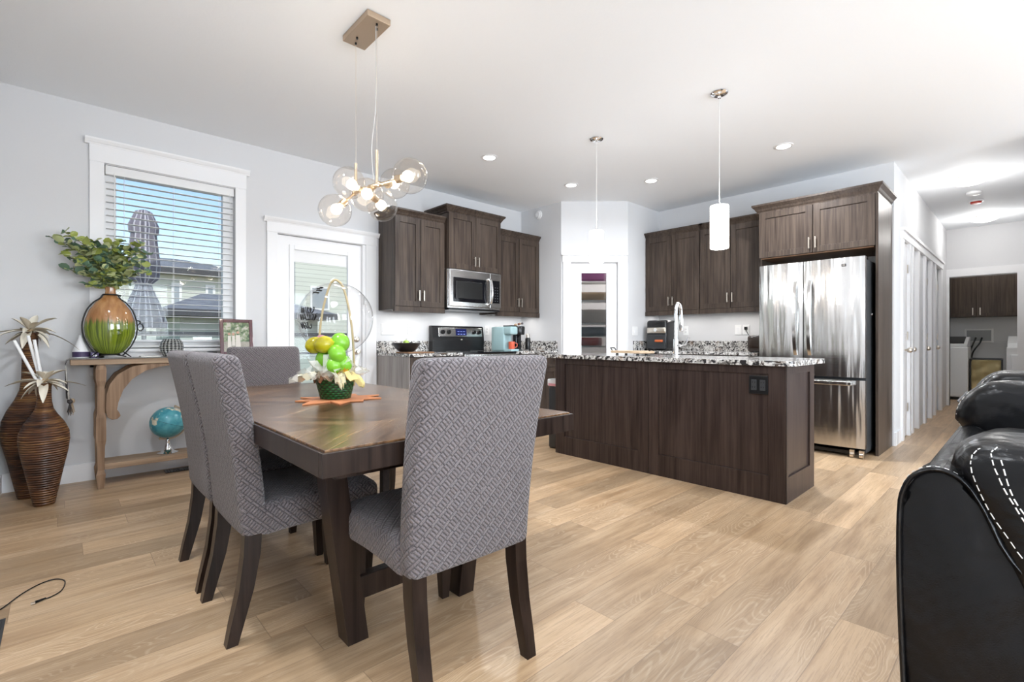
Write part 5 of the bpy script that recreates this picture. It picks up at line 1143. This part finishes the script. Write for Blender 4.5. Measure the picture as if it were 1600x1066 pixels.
def dashes(bm, pts, L=.008, gap=.0055, r=.0011, tree=None, off=.0008):
    P_ = smoothpath(pts, 10); acc = 0; on = True; cur = [P_[0]]; segs = []
    for a, b_ in zip(P_, P_[1:]):
        d = (b_ - a).length; s = 0
        while True:
            need = (L if on else gap) - acc
            if s + need > d: acc += d - s; break
            s += need; q = a.lerp(b_, s / d)
            if on: segs.append((cur[0], q))
            cur = [q]; on = not on; acc = 0
    for a, b_ in segs:
        if tree:
            ra, rb_ = tree.find_nearest(a), tree.find_nearest(b_)
            a, b_ = ra[0] + ra[1] * off, rb_[0] + rb_[1] * off
        if (a - b_).length > 1e-5: tube(bm, [a, b_], r, 4)
# piping + stitching round the side wing
edge = [(1.098, y + .0, z) for y, z in SP[:12]]
bm = bmesh.new(); tube(bm, smoothpath(edge, 3), .0045, 6); obj('piping', bm, M['leather'], wing, smooth=60)
bm = bmesh.new(); dashes(bm, [(1.106, y + (.0035 if y > .11 else .001), z + (.003 if z > .76 else 0)) for y, z in SP[:12]], .006, .006, .0008)
obj('stitching', bm, M['stitch'], wing)
def cushion(x0, x1, yo, ztop, zmid, ybulge, seed, lines, slope, yin=-.26):
    def f(p):
        q = p.copy(); cx = (x0 + x1) / 2; hx = (x1 - x0) / 2; kx = 1 - ((p.x - cx) / hx) ** 2
        if p.z < zmid: q.y -= (zmid - p.z) * .36
        q.z += (.004 * max(kx, 0) - slope * (p.x - x0)) * (1 if p.z > zmid else 0)
        q.y += ybulge * math.exp(-((p.z - zmid) / .07) ** 2) * (1 if p.y > 0 else 0) * (.6 + .4 * max(kx, 0))
        q.y += .004 * math.sin(p.x * 31 + seed) * math.sin(p.z * 23); q.z += .004 * math.sin(p.x * 19 + seed * 2 + p.y * 30)
        return q
    bm = bmesh.new(); rbox(bm, (x0, yin, .48), (x1, yo, ztop), .058, f, n=14, q=4)
    tree = BVHTree.FromBMesh(bm); cu = obj('head_cushion', bm, M['leather'], so, smooth=180)
    bs = bmesh.new()
    for ln in lines: dashes(bs, [V(p) for p in ln], .010, .005, .0010, tree, .0006)
    obj('stitching', bs, M['stitch'], cu)
    return cu
L1 = [(1.09, .067, .899), (1.09, .076, .872), (1.09, .070, .843), (1.09, .059, .805), (1.09, .045, .769), (1.09, .021, .732), (1.09, .004, .705), (1.09, -.03, .66)]
L2 = [(1.09, .040, .903), (1.09, .045, .877), (1.09, .040, .849), (1.09, .029, .816), (1.09, .017, .791), (1.09, .004, .765), (1.09, -.03, .71)]
L3 = [(1.09, .032, .86), (1.09, .022, .815), (1.09, .008, .783), (1.09, -.03, .73)]
cushion(1.085, 1.74, .088, .892, .83, .012, 1, [L1, L2, L3], .10)
X = 1.85
cushion(1.765, 2.42, .110, .942, .835, .045, 2, [[(X, .074, .93), (X, .088, .908), (X, .095, .89), (X, .091, .871), (X, .088, .857), (X, .091, .841), (X, .10, .80)], [(X - .03, .105, .90), (X - .03, .12, .87), (X - .03, .115, .84), (X - .03, .13, .80)]], .07)
X = 2.50
cushion(2.435, 3.06, .110, .938, .835, .045, 3, [[(X, .06, .94), (X, .092, .92), (X, .10, .88), (X, .12, .84)]], .05)
so_seam = bmesh.new()
for (xa, xb, z, y1) in ((1.79, 2.40, .868, .135),):
    tube(so_seam, [(xa, .118, z), (xa + .2, .150, z - .004), (xb - .1, .150, z)], .003, 6)
obj('seam', so_seam, M['leather'], so)

# ------------------------------------------------------------------ laundry room
wc = thing('laundry_cabinet', 'dark wood cabinet with two doors above the washer, in the laundry room', 'cabinet', (11.9, .62, 1.45))
mpL = mapper('B', 11.87)
obj('carcass', bx(11.871, 12.195, .05, 1.25, 1.455, 2.40), M['cab'], wc)
shaker(mpL, .655, 1.25, 1.457, 2.398, wc, (.70, 1.55, True, .13)); shaker(mpL, .05, .652, 1.457, 2.398, wc, (.605, 1.55, True, .13))
ws = thing('washing_machine', 'white top-loading washing machine with a dark lid seen through the laundry doorway', 'washer', (11.8, 1.05, 0))
obj('body', bx(11.45, 12.10, .735, 1.38, .05, .93, bev=.02), M['white'], ws); obj('base_strip', bx(11.46, 12.08, .75, 1.37, .0, .05), M['black'], ws)
bm = bmesh.new(); prism(bm, [(11.47, .932), (12.10, .932), (12.10, 1.10), (11.95, 1.10), (11.47, .975)], .745, 1.37, 1, .01); obj('top_deck', bm, M['white'], ws)
bm = bmesh.new(); prism(bm, [(11.49, .985), (11.93, 1.10), (11.93, 1.108), (11.49, .993)], .79, 1.33, 1); obj('lid', bm, M['blackgloss'], ws)
dy = thing('clothes_dryer', 'white clothes dryer at the right edge of the laundry doorway', 'dryer', (11.8, -.06, 0))
obj('body', bx(11.45, 12.10, -.38, .275, .03, .93, bev=.02), M['white'], dy)
bm = bmesh.new(); prism(bm, [(11.55, .93), (12.10, .93), (12.10, 1.11), (11.95, 1.11), (11.62, .99)], -.37, .265, 1, .012); obj('control_console', bm, M['white'], dy)
obj('door', bx(11.432, 11.452, -.32, .215, .25, .80, bev=.01), M['trim'], dy)
hp_ = thing('laundry_hamper', 'crumpled olive fabric laundry hamper between washer and dryer', 'hamper', (11.75, .52, 0))
bm = bmesh.new(); r_ = random.Random(4)
def cr(p):
    q = p.copy(); q.x += .03 * math.sin(p.y * 24 + p.z * 14) * math.cos(p.z * 17 - p.y * 9) + .01 * math.sin(p.z * 60); return q
rbox(bm, (11.55, .335, .02), (11.95, .705, .70), .03, cr, n=16, q=2); obj('fabric_bag', bm, mat('olive_fabric', (.50, .40, .20), .45), hp_, smooth=180)
bm = bmesh.new(); tube(bm, [(11.54, .33, .715), (11.54, .71, .715), (11.96, .71, .715), (11.96, .33, .715)], .012, 8, True)
for y in (.325, .715): cyl(bm, (11.54, y, 0), (11.54, y, .72), .011, 8)
obj('metal_frame', bm, M['dgrey'], hp_)
wbx = thing('washer_valve_box', 'white recessed water valve box on the laundry wall between washer and dryer', 'valve box', (12.19, .62, 1.02))
obj('frame', bx((12.18, 12.199, .45, .48, 1.0, 1.25), (12.18, 12.199, .80, .83, 1.0, 1.25), (12.18, 12.199, .48, .80, 1.0, 1.03), (12.18, 12.199, .48, .80, 1.22, 1.25), bev=.003), M['wplastic'], wbx)
obj('recess', bx(12.190, 12.1985, .48, .80, 1.03, 1.22), mat('recess_grey', (.35, .36, .37), .6), wbx)
for y, nm in ((.60, 'valve'), (.68, 'valve')):
    bm = bmesh.new(); cyl(bm, (12.19, y, 1.08), (12.15, y, 1.08), .014, 10); obj(nm, bm, M['black'], wbx)
for k, (y, y2) in enumerate(((.60, .72), (.68, .76))):
    bm = bmesh.new(); tube(bm, smoothpath([(12.155, y, 1.07), (12.13, y + .03, .98), (12.12, y2, .80), (12.12, y2 + .02, .55)], 5), .012, 8); tag(obj('water_hose', bm, M['black'], smooth=60), 'dark water hose running down from the laundry valve box', 'hose', 'washer hoses')
light('laundry_lamp', 'POINT', (11.2, .5, 2.6), 10, (1, .97, .92), .12)

# ------------------------------------------------------------------ outside : deck, railing, umbrella, neighbours
def outside_struct(nm, bm, m): o = obj(nm, bm, m); o['kind'] = 'structure'; return o
struct('ground', bx(-60, 80, 9.2, 120, -2.6, -2.5), paint('lawn', (.12, .16, .06), 8, .3, .9))
struct('deck', bx(-3.0, 4.5, 4.97, 8.0, -.22, -.06), wood('grey_deck_boards', (.42, .41, .40), (.60, .59, .57), .7, 0, 20))
rl = thing('deck_railing', 'dark grey metal deck railing with pale glass seen low through the window', 'railing', (.8, 7.9, -.06))
rm2 = mat('grey_metal_rail', (.10, .105, .11), .4, .5)
obj('top_rail', bx(-3, 4.5, 7.86, 7.92, 1.10, 1.16), rm2, rl); obj('bottom_rail', bx(-3, 4.5, 7.87, 7.91, .82, .85), rm2, rl)
for x in (-2.9, -1.2, .35, 2.0, 3.4, 4.4): obj('post', bx(x, x + .06, 7.86, 7.92, -.06, 1.10), rm2, rl)
obj('glass_panels', bx(-2.9, 4.4, 7.885, 7.892, .0, 1.09), thin_glass('rail_glass', (.90, .94, .95)), rl)
um = thing('patio_umbrella', 'closed grey striped patio umbrella standing outside the window', 'umbrella', (.60, 6.0, -.06))
m, t_, b = nodes('grey_striped_canvas'); g = N(t_); pz = g.xyz(g.obj()); an = g.m('ARCTAN2', pz[1], pz[0]); f = g.m('SINE', g.m('MULTIPLY', an, 8.0))
g.put(b.inputs['Base Color'], g.ramp(g.m('MULTIPLY_ADD', f, .5, .5), [(.3, (.16, .15, .18)), (.36, (.50, .48, .53)), (.75, (.56, .54, .58)), (.8, (.22, .20, .24))])); b.inputs['Roughness'].default_value = .8
def pleat(prof, nm):
    bm = bmesh.new(); n = 40; rings = []
    for r, z in prof: rings.append([bm.verts.new((.60 + r * (1 + .16 * math.cos(8 * 2 * PI * i / n)) * math.cos(2 * PI * i / n), 6.0 + r * (1 + .16 * math.cos(8 * 2 * PI * i / n)) * math.sin(2 * PI * i / n), z)) for i in range(n)])
    for a, b_ in zip(rings, rings[1:]):
        for i in range(n): bm.faces.new((a[i], a[(i + 1) % n], b_[(i + 1) % n], b_[i]))
    return obj(nm, bm, m, um, smooth=180)
pleat([(.01, 2.34), (.06, 2.32), (.11, 2.18), (.105, 2.10)], 'top_vent'); pleat([(.09, 2.12), (.10, 2.0), (.12, 1.80), (.11, 1.66), (.055, 1.60), (.07, 1.55), (.12, 1.40), (.17, 1.22), (.165, 1.17)], 'canopy')
bm = bmesh.new(); tube(bm, [(.60, 6.0, -.02), (.60, 6.0, 2.33)], .02, 10); obj('pole', bm, rm2, um)
bm = bmesh.new(); lathe(bm, [(0, 0), (.28, 0), (.28, .05), (.04, .08), (.035, .3), (0, .3)], 28, (.60, 6.0, -.06)); obj('base', bm, M['dgrey'], um)
bm = bmesh.new(); tube(bm, [(.60 + .06 * math.cos(a), 6.0 + .06 * math.sin(a), 1.60) for a in [2 * PI * k / 20 for k in range(20)]], .01, 6, True); obj('tie_strap', bm, M['wplastic'], um)
dk = thing('patio_chair', 'white patio chair outside on the deck below the window', 'chair', (1.3, 6.5, -.06))
obj('seat', bx(1.05, 1.55, 6.2, 6.7, .36, .42, bev=.01), M['wplastic'], dk); obj('backrest', bx(1.05, 1.55, 6.70, 6.76, .42, .93, bev=.02), M['wplastic'], dk)
for x in (1.07, 1.50):
    for y in (6.22, 6.70): obj('leg', bx(x, x + .04, y, y + .04, -.06, .36), M['wplastic'], dk)
m, t_, b = nodes('pale_lap_siding'); g = N(t_); pz = g.xyz(g.obj()); f = g.m('FRACT', g.m('DIVIDE', pz[2], .18)); g.put(b.inputs['Base Color'], g.mix(g.m('LESS_THAN', f, .09), (.60, .62, .55), (.36, .37, .33))); b.inputs['Roughness'].default_value = .7; siding = m
m, t_, b = nodes('grey_shingle_roof'); g = N(t_); n_ = g.noise(g.scale(g.obj(), (2, 8, 8)), 2, 3); g.put(b.inputs['Base Color'], g.ramp(n_, [(.35, (.12, .13, .15)), (.65, (.24, .25, .27))])); b.inputs['Roughness'].default_value = .9; roof = m
def hip_roof(bm, x0, x1, y0, y1, z0, z1, ins):
    a = [bm.verts.new(p) for p in ((x0, y0, z0), (x1, y0, z0), (x1, y1, z0), (x0, y1, z0))]; ym = (y0 + y1) / 2
    r0, r1 = bm.verts.new((x0 + ins, ym, z1)), bm.verts.new((x1 - ins, ym, z1)); bm.faces.new(a[::-1])
    bm.faces.new((a[0], a[1], r1, r0)); bm.faces.new((a[1], a[2], r1)); bm.faces.new((a[2], a[3], r0, r1)); bm.faces.new((a[3], a[0], r0)); bmesh.ops.recalc_face_normals(bm, faces=bm.faces[:])
def house(x0, x1, y0, y1, ze, zr, ins, label, wins, gr='houses seen through the window'):
    h = thing('neighbour_house', label, 'house', ((x0 + x1) / 2, (y0 + y1) / 2, -2.5), gr)
    obj('walls', bx(x0, x1, y0, y1, -2.5, ze), siding, h); bm = bmesh.new(); hip_roof(bm, x0 - .4, x1 + .4, y0 - .45, y1 + .4, ze + .16, zr, ins); obj('roof', bm, roof, h)
    obj('eaves', bx(x0 - .4, x1 + .4, y0 - .45, y1 + .4, ze, ze + .16), mat('dark_fascia_%g' % x0, (.06, .06, .065), .5), h)
    for (a, b_, c_, d_) in wins:
        f_ = obj('window', bx(a, b_, y0 - .04, y0 + .02, c_, d_), M['wplastic'], h); obj('pane', bx(a + .08, b_ - .08, y0 - .05, y0 - .03, c_ + .08, d_ - .08), mat('house_pane_%g' % a, (.30, .34, .38), .1), f_)
house(.55, 5.2, 20, 27, 3.3, 4.3, 2.0, 'two-storey neighbour house with pale siding and grey hip roof, farther back', ((2.75, 3.05, 2.2, 3.0), (3.75, 4.05, 2.2, 3.0)))
house(7.0, 15, 20.5, 24, 6.2, 8.0, 3.5, 'tall pale-sided neighbour house seen through the glazed patio door', ((7.6, 8.4, 2.3, 3.3), (11, 12, 2.3, 3.3)), 'houses seen through the glazing')
house(2.1, 5.4, 14, 18, 1.62, 2.35, 1.2, 'lower pale neighbour garage with a grey roof, nearer the railing', ((3.0, 3.6, .2, 1.1),))
house(-9, .2, 21, 29, 2.2, 3.4, 2.5, 'pale neighbour house behind the striped umbrella', ((-3, -2, .8, 1.8), (-1.2, -.4, .8, 1.8)))
